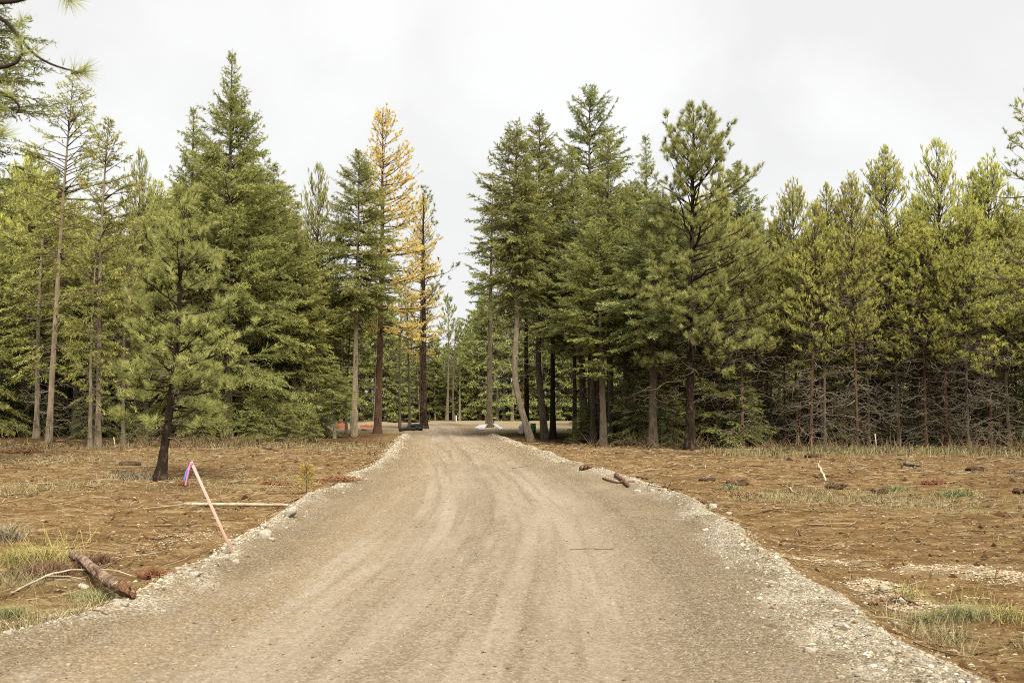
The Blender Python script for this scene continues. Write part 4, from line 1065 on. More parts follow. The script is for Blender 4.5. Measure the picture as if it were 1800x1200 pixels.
# gravel of the two banks
g = Geo()
n = 34000
y = near_y(n, 4.5, 62, 2.0); c_, w_ = road_cw(y); sd = rs.choice([-1, 1], n)
off = rs.normal(np.where(sd < 0, -0.10, -0.12), np.where(sd < 0, 0.15, 0.20), n) * (0.75 + 0.5 * vnoise(y * 0.5, sd * 5.0, 9))
off = np.where((sd > 0) & (y < 14), off - np.abs(rs.normal(0, 0.3, n)) * sstep(14, 8, y), off)
ok = (sd > 0) | (rs.random(n) < 0.12 + 0.88 * sstep(7.2, 9.0, y))
y, c_, w_, sd, off = y[ok], c_[ok], w_[ok], sd[ok], off[ok]; n = len(y)
x = c_ + sd * (w_ + off)
pebbles(g, x, y, np.maximum((0.008 + rs.gamma(1.3, 0.009, n)) * np.where(rs.random(n) < 0.06, 1.8, 1), y * 0.0013), rs, tint=np.clip(rs.normal(0.40, 0.27, n), 0, 1), sink=0.32, half=True)
link('bank_gravel', g.mesh('bank_gravel', M_STONES), None, 'stuff')
# grit on the road
g = Geo()
n = 46000
y = near_y(n, 4.5, 48, 1.7); c_, w_ = road_cw(y)
q_ = np.where(rs.random(n) < 0.3, rs.choice([-1, 1], n) * rs.beta(4, 1.6, n) * 0.95, rs.uniform(-0.9, 0.9, n))
pebbles(g, c_ + q_ * w_, y, np.maximum(rs.uniform(0.006, 0.019, n), y * 0.0009), rs, tint=np.clip(rs.normal(0.33, 0.24, n), 0, 1), sink=0.3, half=True)
n = 900
y = near_y(n, 5, 45, 1.6); c_, w_ = road_cw(y)
pebbles(g, c_ + rs.uniform(-0.85, 0.85, n) * w_, y, rs.uniform(0.015, 0.04, n) * np.maximum(1, y / 15), rs, 0.45, tint=rs.uniform(0, 0.06, n))
link('road_grit', g.mesh('road_grit', tinted('road_grit_stones', [(0.0, (0.085, 0.058, 0.030)), (0.3, (0.215, 0.160, 0.092)), (0.6, (0.335, 0.268, 0.172)), (0.85, (0.46, 0.39, 0.27)), (1.0, (0.64, 0.58, 0.46))])), None, 'stuff')
# chips, clods and small stones in the soil
def field_xy(n, y0=5.0, y1=52.0, p=1.7):
    y = near_y(n, y0, y1, p)
    half = 0.56 * y + 2.0
    x = rs.uniform(-1, 1, n) * half
    c_, w_ = road_cw(y)
    ok = np.abs(x - c_) > w_ + 0.12
    return x[ok], y[ok]
g = Geo()
x, y = field_xy(76000)
keep = fbm(x * 0.8, y * 1.1, 15, 4, 0.6) + rs.normal(size=len(x)) * 0.15 > -0.12
x, y = x[keep], y[keep]
pebbles(g, x, y, np.maximum(rs.gamma(2.0, 0.009, len(x)) + 0.006, y * 0.0012), rs, 0.55, tint=np.clip(rs.normal(0.58, 0.26, len(x)), 0, 1), half=True)
for (cx, cy, rx, ry, s_) in GP:
    m_ = int(1600 * s_)
    pebbles(g, cx + rs.normal(0, 0.55, m_) * rx, cy + rs.normal(0, 0.55, m_) * ry, rs.uniform(0.012, 0.04, m_), rs, tint=rs.uniform(0.6, 1, m_), half=True)
x, y = field_xy(17000, p=2.0)
keep = fbm(x * 0.5, y * 1.5, 25, 4, 0.6) > 0.02
x, y = x[keep], y[keep]
pebbles(g, x, y, rs.gamma(1.6, 0.03, len(x)) * np.maximum(1, y / 30), rs, 0.7, tint=rs.uniform(0.0, 0.42, len(x)), sink=0.35, half=True)
link('soil_chips', g.mesh('soil_chips', M_CHIPS), None, 'stuff')
# straws, needles and splinters lying about
g = Geo()
x, y = field_xy(30000, p=1.5)
n = len(x)
a = rs.normal(0, 1.3, n); L = np.maximum(rs.uniform(0.04, 0.22, n), 0.006 * y)
p = np.stack([x, y, surf(x, y) + rs.uniform(0.002, 0.035, n)], -1)
d = norm(np.stack([np.cos(a), np.sin(a), rs.normal(0.03, 0.12, n)], -1))
V, F = leaf_tris(p, d, L, np.maximum(rs.uniform(0.004, 0.010, n), y * 0.0006), rs)
g.add(V, F, np.repeat(rs.random(n), 3))
link('straw', g.mesh('straw', M_STRAW), None, 'stuff')
# twigs: thin bent sticks lying on the soil and at the wood's foot
g = Geo()
x, y = field_xy(3000, 6, 55, 1.2)
n = len(x); k = np.linspace(0, 1, 4)
a = rs.normal(0, 1.0, n); L = 0.1 + rs.gamma(1.5, 0.16, n)
dx, dy = np.cos(a) * L, np.sin(a) * L; bd = rs.normal(0, 0.12, n) * L
P = np.stack([x[:, None] + dx[:, None] * k - dy[:, None] / L[:, None] * bd[:, None] * np.sin(k * PI), y[:, None] + dy[:, None] * k + dx[:, None] / L[:, None] * bd[:, None] * np.sin(k * PI)], -1)
z = surf(P[..., 0], P[..., 1]) + 0.012 + 0.07 * rs.random((n, 1)) * k
V, F = tubes(np.concatenate([P, z[..., None]], -1), np.maximum(0.004, 0.0004 * y)[:, None] * rs.uniform(0.7, 1.8, (n, 1)) * (1.15 - 0.6 * k)[None], 3)
g.add(V, F, np.repeat(rs.random(n) ** 1.3, 12))
link('twigs', g.mesh('twigs', M_STRAW), None, 'stuff')
# grass
def blades(g, x, y, h, wd, rng, tint, lean=0.5, seg=2):
    n = len(x)
    a = rng.uniform(0, 6.28, n); ln = rng.uniform(0.1, lean, n) * h
    b = np.stack([x, y, surf(x, y) - 0.01], -1)
    s = np.stack([np.sin(a + 1.2), np.cos(a + 1.2), np.zeros(n)], -1) * wd[:, None] * 0.5
    m = b + np.stack([np.cos(a) * ln * 0.35, np.sin(a) * ln * 0.35, h * 0.55], -1)
    t = b + np.stack([np.cos(a) * ln * 1.15, np.sin(a) * ln * 1.15, h * rng.uniform(0.45, 1.0, n)], -1)
    V = np.stack([b - s, b + s, m + s * 0.7, m - s * 0.7, t], 1).reshape(-1, 3)
    F = ((np.arange(n) * 5)[:, None, None] + np.array([[0, 1, 2], [0, 2, 3], [3, 2, 4]])[None]).reshape(-1, 3)
    g.add(V, F, np.repeat(tint, 5))
g = Geo()
for (cx, cy, rx, ry, s_), (gpx, *_r) in zip(GG, _GG):
    n = int(700 + 900 * s_)
    x = cx + rs.normal(0, 0.6, n) * rx; y = cy + rs.normal(0, 0.6, n) * ry
    c_, w_ = road_cw(y); ok = (np.abs(x - c_) > w_ + 0.15) & (y > 4)
    ok &= vnoise(x * 1.6, y * 1.6, 17) > 0.36
    x, y = x[ok], y[ok]
    blades(g, x, y, rs.uniform(0.05, 0.24, len(x)) * (1.0 if gpx > 300 else 1.2), np.maximum(0.005, y * 0.0004) * rs.uniform(0.7, 1.3, len(x)), rs, np.clip(rs.normal(0.62, 0.25, len(x)), 0, 1), 1.8)
link('dry_grass', g.mesh('dry_grass', M_GRASS), None, 'stuff')
g = Geo()
n = 8000
x = np.concatenate([rs.uniform(8, 27, n * 3 // 4), rs.uniform(-26, -5.5, n - n * 3 // 4)])
y = np.where(x > 0, 40.5 + rs.normal(0, 1.5, n) + 0.9 * np.sin(x * 0.5), 45.0 + rs.normal(0, 2.0, n) + np.sin(x * 0.4))
ok = vnoise(x * 0.7, y * 0.7, 19) + rs.normal(0, 0.1, n) > 0.40
x, y = x[ok], y[ok]
blades(g, x, y, rs.uniform(0.10, 0.48, len(x)), np.full(len(x), 0.022), rs, np.clip(rs.normal(0.5, 0.22, len(x)), 0, 1), 0.7)
link('wood_edge_grass', g.mesh('wood_edge_grass', M_GRASS), None, 'stuff')
# bare brush at the wood's foot
g = Geo()
for k in range(64):
    if k < 34:
        bx = rs.uniform(2.2, 25); by = (46 if bx < 9 else 42.5) + rs.normal(0, 1.0)
    else:
        bx = rs.uniform(-25, -5.5); by = 47 + rs.normal(0, 1.4)
    bz = float(surf(bx, by)); n = 26
    a = rs.uniform(0, 6.28, n); L = rs.uniform(0.5, 1.5, n); e = rs.uniform(0.4, 1.4, n)
    P = branch_pts(np.array([[bx, by, bz]]) + rs.normal(size=(n, 3)) * np.array([.35, .35, 0]), a, e, L, rs.uniform(0.1, .6, n), np.zeros(n), np.broadcast_to(np.linspace(0, 1, 5), (n, 5)))
    V, F = tubes(P, np.full((n, 5), 0.011) * (1.1 - np.linspace(0, 1, 5))[None], 3)
    g.add(V, F, np.repeat(rs.random(n) * 0.6, 15))
link('brushwood', g.mesh('brushwood', M_STRAW), None, 'stuff')

# ------------------------------------------------------------------ things lying and standing on the soil
M_ROCK = rough('pale_rock', [(0.32, (0.25, 0.205, 0.140)), (0.5, (0.42, 0.365, 0.275)), (0.68, (0.58, 0.53, 0.44))], 7, 0.7)
M_ROCKG = rough('mossy_pale_rock', [(0.3, (0.30, 0.30, 0.20)), (0.5, (0.44, 0.44, 0.32)), (0.7, (0.58, 0.56, 0.45))], 5, 0.5)
M_SOIL = rough('dark_clod_soil', [(0.3, (0.045, 0.026, 0.013)), (0.5, (0.11, 0.066, 0.032)), (0.7, (0.21, 0.135, 0.07))], 9, 1.0, 0.03)
M_ROOT = rough('red_root_wood', [(0.34, (0.05, 0.026, 0.015)), (0.5, (0.17, 0.092, 0.052)), (0.66, (0.34, 0.22, 0.135))], 14, 0.9)
M_ORANGE = rough('orange_split_wood', [(0.36, (0.06, 0.026, 0.012)), (0.5, (0.21, 0.095, 0.042)), (0.64, (0.42, 0.26, 0.14))], 26, 1.0)
M_PALEW = rough('pale_peeled_wood', [(0.3, (0.32, 0.23, 0.14)), (0.5, (0.52, 0.42, 0.29)), (0.7, (0.68, 0.59, 0.46))], 7, 0.4)
M_LOGB = bark('peeling_log_bark', [(0.36, (0.030, 0.021, 0.015)), (0.46, (0.095, 0.068, 0.048)), (0.55, (0.19, 0.13, 0.092)), (0.64, (0.36, 0.31, 0.25))], sx=13, sz=13)
M_RUSTN = rough('rust_red_needles', [(0.3, (0.15, 0.055, 0.024)), (0.5, (0.28, 0.12, 0.055)), (0.7, (0.40, 0.22, 0.12))], 16, 0.8)

def rock_mesh(seed, m, sq=(1.2, 0.9, 0.75), amp=0.25):
    bm = bmesh.new()
    bmesh.ops.create_icosphere(bm, subdivisions=3, radius=0.5)
    co = np.array([v.co for v in bm.verts])
    co = co - 0.16 * np.sign(co) * np.maximum(0, np.abs(co) - 0.32) * 3
    for v, k in zip(bm.verts, co):
        v.co = Vector(k)
    r = 1 + amp * (fbm(co[:, 0] * 2.2 + seed, co[:, 1] * 2.2 + co[:, 2] * 1.7, seed, 3) * 2) + 0.10 * fbm(co[:, 0] * 6 + seed, co[:, 1] * 6 + co[:, 2] * 5, seed + 9, 2)
    for v, k in zip(bm.verts, r):
        v.co = Vector((v.co.x * sq[0], v.co.y * sq[1], v.co.z * sq[2])) * float(k)
    for f in bm.faces:
        f.smooth = True
    me = bpy.data.meshes.new('stone'); bm.to_mesh(me); bm.free()
    me.materials.append(m)
    return me
ROCKS = [rock_mesh(i, M_ROCK, (random.uniform(1, 1.4), random.uniform(0.8, 1), random.uniform(0.6, 0.85))) for i in range(6)]
ROCKG = rock_mesh(8, M_ROCKG, (1.5, 0.9, 0.65))
CLODS = [rock_mesh(20 + i, M_SOIL, (1.3, 1.0, 0.6), 0.5) for i in range(4)]
def stone(px, py, wpx, label, me=None, group=None, tilt=0.0, rz=None, p=None, size=None, sink=0.18, name='stone', cat='stone'):
    c = on_ground(px, py) if p is None else p
    s = size if size else wpx * c[1] / FOC / 1.2
    o = link(name, me or random.choice(ROCKS))
    o.location = (c[0], c[1], c[2] + s * (0.36 - sink)); o.scale = (s, s, s)
    o.rotation_euler = (random.uniform(-0.2, 0.2), tilt, random.uniform(-0.4, 0.4) if rz is None else rz)
    return tag(o, label, cat, group)
stone(511, 909, 27, 'large egg-shaped pale stone leaning on the gravel bank beyond the survey stake', ROCKS[1], tilt=-0.75, sink=-0.02)
stone(463, 926, 15, 'round white stone perched alone on the soil at the bank\'s edge', ROCKS[2])
stone(466, 945, 32, 'broad white lump of stone at the narrowest bend of the bank beyond the stake', ROCKS[3])
stone(477, 950, 15, 'white stone leaning against the broad white lump', ROCKS[4])
stone(415, 990, 18, 'pale stone right at the foot of the pink survey stake', ROCKS[5])
stone(341, 1012, 20, 'pale rounded stone on the bank between the stake and the mossy log', ROCKS[0])
stone(287, 1076, 13, 'white pebble-like stone on the muddy road edge below the mossy log', ROCKS[1])
stone(120, 1170, 12, 'small white stone in the mud at the road edge nearest the camera', ROCKS[3])
stone(147, 1034, 20, 'pale greenish oblong stone in the grass beside the log', ROCKG, tilt=0.3)
stone(217, 1064, 19, 'half-buried stone against the broken end of the log', ROCKS[2])
stone(1425, 1146, 25, 'flat tan stone lying by itself on the wide gravel bank', ROCKS[0])
stone(1478, 1192, 16, 'egg-shaped tan stone on the bank close to the camera, left of its pair', ROCKS[2])
stone(1508, 1188, 15, 'egg-shaped stone on the bank close to the camera, right of its pair', ROCKS[4])
stone(1553, 1032, 20, 'pale wedge-shaped stone in front of the gravel heap', ROCKS[3])
stone(1577, 1057, 24, 'greenish stone half hidden in the tall grass off the bank', ROCKG)
stone(1575, 1098, 13, 'round grey stone lying in dark soil between the grass and the bank', ROCKS[5])
stone(1253, 893, 19, 'white stone wedged against the short red log', ROCKS[1])
stone(1281, 901, 12, 'small pale stone next after the short red log along the bank', ROCKS[0])
stone(1337, 968, 14, 'white split stone standing out where the bank narrows', ROCKS[3])
stone(1365, 975, 11, 'small white stone just off the narrowing bank', ROCKS[4])
stone(1120, 866, 16, 'white stone by the red root on the bank', ROCKS[2])
stone(990, 812, 9, 'white stone at the far bend of the bank opposite the bowed fir', ROCKS[5])
for k in range(150):
    yy = float(near_y(1, 7.5, 42, 1.5)[0]); c_, w_ = road_cw(np.array([yy])); sd = random.choice((-1, -1, 1))
    xx = float(c_[0] + sd * (w_[0] + rs.normal(-0.2, 0.2)))
    stone(0, 0, 0, 'pale fist-sized stone in the gravel bank on the stake\'s side of the road' if sd < 0 else 'pale fist-sized stone in the gravel bank opposite the survey stake',
          group='stones of the bank by the stake' if sd < 0 else 'stones of the bank opposite the stake', p=(xx, yy, float(surf(xx, yy))), size=max(random.uniform(0.025, 0.06) * random.choice((1, 1, 1.8)), yy * 0.0016), sink=0.36)
for k in range(30):
    xx, yy = field_xy(1, 7, 42, 1.2)
    if not len(xx):
        continue
    xx, yy = float(xx[0]), float(yy[0])
    stone(0, 0, 0, 'small pale stone lying on the bare soil', group='small stones on the bare soil', p=(xx, yy, float(surf(xx, yy))), size=max(random.uniform(0.035, 0.06), yy * 0.0016), sink=0.3)

# survey stake with its ribbons
def stake_material():
    m, nt, out = mat('pink_painted_lath')
    co = nd(nt, 'ShaderNodeTexCoord').outputs['Object']
    z = nd(nt, 'ShaderNodeSeparateXYZ', {0: co}).outputs[2]
    n1 = noise(nt, nd(nt, 'ShaderNodeMapping', {0: co, 3: (40, 40, 3)}).outputs[0], 1.0, 4)
    f = math_(nt, 'ADD', z, math_(nt, 'MULTIPLY', n1, 0.25))
    c = ramp(nt, f, [(0.2, (0.45, 0.29, 0.20)), (0.5, (0.50, 0.30, 0.23)), (0.75, (0.40, 0.235, 0.18)), (1.0, (0.52, 0.26, 0.24))])
    p = nd(nt, 'ShaderNodeBsdfPrincipled', {'Base Color': c, 'Roughness': 0.7})
    nt.links.new(p.outputs[0], out.inputs[0])
    return m
b0 = on_ground(410, 974); b1 = at_depth(336, 811, b0[1] + 0.1)
stk = thing('survey_stake', 'leaning pink survey stake with pink and blue ribbon tied at its top', 'stake', tuple(b0))
def bar(p0, p1, w, t, bev=0.15):
    """a bevelled rectangular bar between two points"""
    p0, p1 = np.array(p0, float), np.array(p1, float)
    d = norm(p1 - p0); a = norm(np.cross(d, [0, 1.0, 0.0])); b = np.cross(d, a)
    cs = [(-1, -1 + bev), (-1 + bev, -1), (1 - bev, -1), (1, -1 + bev), (1, 1 - bev), (1 - bev, 1), (-1 + bev, 1), (-1, 1 - bev)]
    V = [p + a * (u * w / 2) + b * (v * t / 2) for p in (p0, p1) for u, v in cs]
    F = []
    for i in range(8):
        j = (i + 1) % 8
        F += [[i, j, 8 + j], [i, 8 + j, 8 + i]]
    for i in range(1, 7):
        F += [[0, i + 1, i], [8, 8 + i, 8 + i + 1]]
    return np.array(V), np.array(F)
dv = b1 - b0
V, F = bar(-dv * 0.12, dv, 0.031, 0.016)
link('shaft', Geo().add(V, F).mesh('shaft', stake_material()), stk)
def plainmat(name, c, rg=0.6, spec=0.3, metal=0.0):
    m, nt, out = mat(name)
    co = nd(nt, 'ShaderNodeTexCoord').outputs['Object']
    cc = mixc(nt, noise(nt, co, 6, 4), tuple(v * 0.82 for v in c), tuple(min(1, v * 1.12) for v in c))
    p = nd(nt, 'ShaderNodeBsdfPrincipled', {'Base Color': cc, 'Roughness': rg, 'Specular IOR Level': spec, 'Metallic': metal})
    nt.links.new(p.outputs[0], out.inputs[0])
    return m
def ribbon(pts, w, col, nm, lab):
    P = np.array(pts, float); t = np.linspace(0, 1, len(P)); tt = np.linspace(0, 1, 16)
    Q = np.stack([np.interp(tt, t, P[:, i]) for i in range(3)], -1)
    tw = 0.5 * np.sin(tt * 5)
    s = np.stack([np.cos(tw), np.sin(tw), 0 * tt], -1) * w / 2
    th = np.stack([-np.sin(tw), np.cos(tw), 0 * tt], -1) * 0.0012
    V = np.concatenate([Q - s - th, Q + s - th, Q + s + th, Q - s + th])
    F = []
    m = 16
    for r in range(4):
        r2 = (r + 1) % 4
        for i in range(m - 1):
            F += [[r * m + i, r2 * m + i, r2 * m + i + 1], [r * m + i, r2 * m + i + 1, r * m + i + 1]]
    o = link(nm, Geo().add(V, F).mesh(nm, col, True), stk)
    o['label'] = lab
top = dv * 0.985
ribbon([top + [0, -.02, 0], top + [-.02, -.03, -.06], top + [-.045, -.03, -.16], top + [-.06, -.03, -.25]], 0.026, plainmat('pink_ribbon', (0.52, 0.17, 0.32), 0.5), 'ribbon', 'pink ribbon')
ribbon([top + [-.01, -.025, -.02], top + [-.045, -.04, -.09], top + [-.062, -.045, -.16], top + [-.072, -.045, -.20]], 0.02, plainmat('blue_ribbon', (0.09, 0.17, 0.45), 0.5), 'ribbon', 'blue ribbon')
V, F = bar(dv * 0.965 + [0.0, 0, 0], dv * 1.0, 0.035, 0.020)
link('ribbon_knot', Geo().add(V, F).mesh('ribbon_knot', plainmat('pink_knot', (0.52, 0.22, 0.28), 0.5)), stk)

# sticks, branches and logs
def stick(pts, r0, r1, label, m, name='stick', cat='stick', side=None, lift=0.0, sides=7, n=18, lifts=None, straight_=False):
    W = np.array([on_ground(px, py) for px, py in pts])
    t = np.linspace(0, 1, len(W)); tt = np.linspace(0, 1, n)
    Q = np.stack([np.interp(tt, t, W[:, i]) for i in range(3)], -1)
    for _ in range(2):
        Q[1:-1] = (Q[:-2] + 2 * Q[1:-1] + Q[2:]) / 4
    lf = np.interp(tt, t, lifts) if lifts else lift
    Q[:, 2] = np.maximum(surf(Q[:, 0], Q[:, 1]) * 0.5 + Q[:, 2] * 0.5, surf(Q[:, 0], Q[:, 1]) - r0 * 0.3) + r0 * 0.7 + lf
    R_ = np.interp(tt, [0, 1], (r0, r1)) * (1 + (0.05 if straight_ else 0.16) * rs.normal(size=n))
    if straight_:
        L_ = Q[0] + (Q[-1] - Q[0]) * tt[:, None]; L_[:, 2] += max(0.0, float((surf(L_[:, 0], L_[:, 1]) - L_[:, 2]).max())) + r0 * 0.4; Q = L_
    else:
        R_[[0, -1]] *= 0.6; Q = Q + rs.normal(size=Q.shape) * r0 * 0.22
    g = Geo().add(*tubes(Q, R_, sides))
    base = Q[0].copy(); g.V[0] = g.V[0] - base
    o = link(name, g.mesh(name, m, True)); o.location = base
    tag(o, label, cat)
    for (k, dx, dy, dz, rr) in side or ():
        i = int(k * (n - 1)); p = Q[i] - base
        P = np.array([p, p + np.array([dx, dy, dz]) * 0.55 + [0, 0, 0.02], p + np.array([dx, dy, dz])])
        link('twig', Geo().add(*tubes(P, np.array([rr, rr * 0.8, rr * 0.4]), 5)).mesh('twig', m, True), o)
    return o
stick([(324, 889), (420, 890), (506, 891)], 0.036, 0.026, 'straight peeled pole lying on the soil behind the survey stake', M_PALEW, 'fallen_pole', 'pole', straight_=True, side=[(0.55, 0.02, 0.05, 0.05, 0.01)])
stick([(18, 1046), (70, 1028), (120, 1016), (160, 1013), (200, 1014), (243, 1019)], 0.014, 0.006, 'long pale dead branch arching under the log', M_PALEW, 'dead_branch', 'branch', lifts=[0.01, .05, .09, .10, .07, .01],
      side=[(0.25, 0.5, -0.12, -0.02, 0.009)])
stick([(-30, 1112), (60, 1098), (125, 1090), (190, 1082)], 0.022, 0.008, 'thin brown branch along the road\'s muddy corner', M_TWIG, 'dead_branch', 'branch')
stick([(1438, 838), (1452, 846)], 0.045, 0.03, 'short pale stick standing out of the soil before the yellow-green row', M_PALEW, lifts=[0.3, 0.0])
stick([(1374, 852), (1392, 862), (1408, 876)], 0.02, 0.01, 'long thin pale stick on the grassy soil beside the dark root heap', M_PALEW)
stick([(1398, 940), (1404, 930), (1408, 943)], 0.016, 0.008, 'small hooked root sticking up from the bare soil', M_ROOT)
stick([(1588, 818), (1620, 822)], 0.07, 0.05, 'short grey log end lying in the grass below the yellow-green row', M_DEAD, 'log', 'log')
stick([(1530, 1062), (1580, 1052), (1618, 1070)], 0.025, 0.01, 'curved brown root arching over the soil by the greenish stone', M_ROOT, 'root', 'root', lifts=[0, .06, 0])
stick([(1693, 1052), (1740, 1046)], 0.008, 0.005, 'thin straw-coloured stalk lying across the tall grass off the bank', M_PALEW)
stick([(440, 802), (455, 801)], 0.07, 0.05, 'short cut of orange wood on the soil under the dense fir', M_ORANGE, 'wood_piece', 'wood')
stick([(455, 786), (475, 790), (490, 795)], 0.06, 0.05, 'rotting brown log near the wood\'s foot beside the young firs', M_ROOT, 'log', 'log')
stick([(1000, 968 - 2), (1080, 964)], 0.006, 0.004, 'thin dark twig lying on the carriageway', M_TWIG)
stick([(900, 823), (936, 818)], 0.010, 0.006, 'dark twig across the road where it narrows', M_TWIG)
for px, y0, y1, r, lab in ((298, 800, 774, 0.035, 'short pale upright stake beside the crooked pine\'s trunk'), (203, 790, 768, 0.03, 'short pale broken stem standing between the saplings'), (1541, 790, 762, 0.03, 'thin bare standing stem in the grass by the forward reddish trunk')):
    c = on_ground(px, y0); tp = at_depth(px - 3, y1, c[1]) - c
    o = link('broken_stem', Geo().add(*tubes(np.array([[0, 0, -.1], tp * 0.5, tp]), np.array([r, r * .9, r * .7]), 7)).mesh('broken_stem', M_PALEW, True)); o.location = tuple(c)
    tag(o, lab, 'stake')

def big_log(pa, pb, r0, r1, label):
    A, B = on_ground(*pa), on_ground(*pb)
    A[2] += r0 * 0.9; B[2] += r1 * 0.75
    t = thing('log', label, 'log', tuple(A))
    n = 22; tt = np.linspace(0, 1, n)
    Q = (B - A)[None] * tt[:, None]
    Q[:, 2] += 0.02 * np.sin(tt * 7); Q[:, 0] += 0.012 * np.sin(tt * 5)
    R_ = np.interp(tt, [0, 1], (r0, r1))
    V, F = tubes(Q[:-3], R_[:-3], 16)
    V = V + rs.normal(size=V.shape) * 0.006
    link('bark', Geo().add(V, F).mesh('bark', M_LOGB, True), t)
    V, F = tubes(Q[-5:], R_[-5:] * np.array([0.93, 0.95, 0.93, 0.8, 0.45]), 12)
    V = V + rs.normal(size=V.shape) * 0.009
    link('broken_end', Geo().add(V, F).mesh('broken_end', M_ORANGE, False), t)
    d = norm(B - A)
    for k in range(5):
        a = rs.uniform(0, 6.28); off = np.array([math.cos(a), 0, math.sin(a)]) * r1 * 0.5
        P = np.stack([Q[-2] + off, Q[-2] + off + d * rs.uniform(.06, .14)])
        link('splinter', Geo().add(*tubes(P, np.array([.014, .003]), 4)).mesh('splinter', M_ORANGE), t)
    for k, az in ((0.35, 0.4), (0.62, 2.6)):
        i = int(k * n); P = np.stack([Q[i], Q[i] + np.array([math.cos(az) * .1, -.03, r0 + .05])])
        link('branch_stub', Geo().add(*tubes(P, np.array([.022, .012]), 6)).mesh('branch_stub', M_LOGB, True), t)
big_log((118, 975), (236, 1054), 0.045, 0.062, 'mottled log with an orange broken end lying by the road\'s edge in the grass')
def short_log(pts, r, label, m=M_ROOT):
    return stick(pts, r * 0.66, r * 0.5, label, m, 'log', 'log', sides=9, n=10, side=[(0.4, 0.1, 0.05, 0.08, r * 0.2), (0.8, -0.08, -0.05, 0.1, r * 0.16)])
short_log([(1228, 884), (1266, 886)], 0.07, 'short red-barked log on the crest of the bank')
short_log([(1082, 838), (1094, 846), (1104, 857)], 0.08, 'knobbly red root end pointing down the bank')
short_log([(1060, 842), (1085, 850), (1115, 848)], 0.05, 'crooked red root lying across the bank crest, its knobbly end beside it')
short_log([(1022, 826), (1035, 829)], 0.12, 'grey-brown stub of wood half buried in the bank, first along it from the wood')
short_log([(1155, 856), (1178, 852)], 0.08, 'split orange wood piece beyond the crooked red root', M_ORANGE)
short_log([(1120, 842), (1140, 838)], 0.06, 'bent reddish branch piece on the soil between the red root and the dark heap', M_ROOT)

def root_clump(px, py, wpx, label, orange=False, nroots=9):
    c = on_ground(px, py); s = wpx * c[1] / FOC
    t = thing('root_heap', label, 'root heap', tuple(c))
    o = link('clod', CLODS[random.randrange(4)], t); o.scale = (s * 0.62, s * 0.5, s * 0.36); o.location = (0, 0, s * 0.06)
    for k in range(nroots):
        a = random.uniform(0, 6.28); L = s * random.uniform(0.3, 0.65); e = random.uniform(0.0, 0.7)
        P = branch_pts(np.array([[0, 0, s * 0.08]]), np.array([a]), np.array([e]), np.array([L]), np.array([random.uniform(.2, .8)]), np.array([0.1]), np.linspace(0, 1, 7)[None])
        P[:, 1:] += rs.normal(size=(1, 6, 3)) * 0.05 * L
        link('root', Geo().add(*tubes(P, (0.035 * s * (1.1 - np.linspace(0, 1, 7)))[None], 5)).mesh('root', M_TWIG if k % 3 else M_ROOT, True), t)
    if orange:
        o = link('split_wood', CLODS[1], t); o.scale = (s * 0.3, s * 0.3, s * 0.18); o.location = (s * 0.55, -0.1, 0.02)
        o.material_slots[0].link = 'OBJECT'; o.material_slots[0].material = M_RUSTN
    return t
root_clump(1243, 845, 36, 'small dark uprooted clump with a pointed root on the soil')
root_clump(1293, 850, 60, 'long dark root heap with orange debris at its end', True, 14)
root_clump(1715, 829, 48, 'dark turned-up sod heap on the soil below the highest yellow-green pine')
root_clump(1785, 834, 46, 'dark sod heap with red debris beside the other, last along the soil', True)
root_clump(1798, 868, 50, 'twisted root heap cut by the photo\'s edge', False, 14)
root_clump(1470, 858, 50, 'low loose heap of brown roots in the pale grass', False, 12)
root_clump(1545, 866, 44, 'dark thin root tangle in the middle of the pale grass', False)
root_clump(1760, 1082, 70, 'dark soil heap under the tall grass nearest the camera', False, 8)
root_clump(1190, 862, 30, 'small brown root tangle behind the split orange wood')
root_clump(640, 756, 12, 'small black uprooted stump before the orange netting', False, 8)
root_clump(225, 818, 60, 'low brown sod ridge behind the pale dry grass', False, 6)
root_clump(205, 832, 40, 'brown root clod at the end of the pale dry grass', False, 6)
root_clump(1430, 806, 44, 'flattened brown sod at the edge of the wood', False, 6)
def rust_patch(px, py, wpx, label):
    c = on_ground(px, py); s = wpx * c[1] / FOC
    t = thing('brush_pile', label, 'brush pile', tuple(c))
    n = 420
    p = np.stack([rs.normal(0, 0.25, n) * s, rs.normal(0, 0.16, n) * s, np.abs(rs.normal(0, 0.05, n)) * s], -1)
    d = norm(np.stack([rs.normal(size=n), rs.normal(size=n), np.abs(rs.normal(size=n)) * .5], -1))
    V, F = leaf_tris(p, d, rs.uniform(0.06, 0.16, n) * max(1, s), rs.uniform(.012, .03, n) * max(1, s * .8), rs)
    link('needles', Geo().add(V, F, np.repeat(rs.random(n), 3)).mesh('needles', M_RUSTN), t, 'stuff')
    P = np.stack([rs.normal(0, .2, (5, 1)) * s + np.linspace(-.3, .3, 4)[None] * s, rs.normal(0, .1, (5, 1)) * s + rs.normal(0, .03, (5, 4)) * s, np.full((5, 4), 0.04 * s) + rs.random((5, 4)) * .03 * s], -1)
    for i in range(5):
        link('dead_twig', Geo().add(*tubes(P[i], np.full(4, .012 * max(1, s * .7)), 4)).mesh('dead_twig', M_ROOT), t)
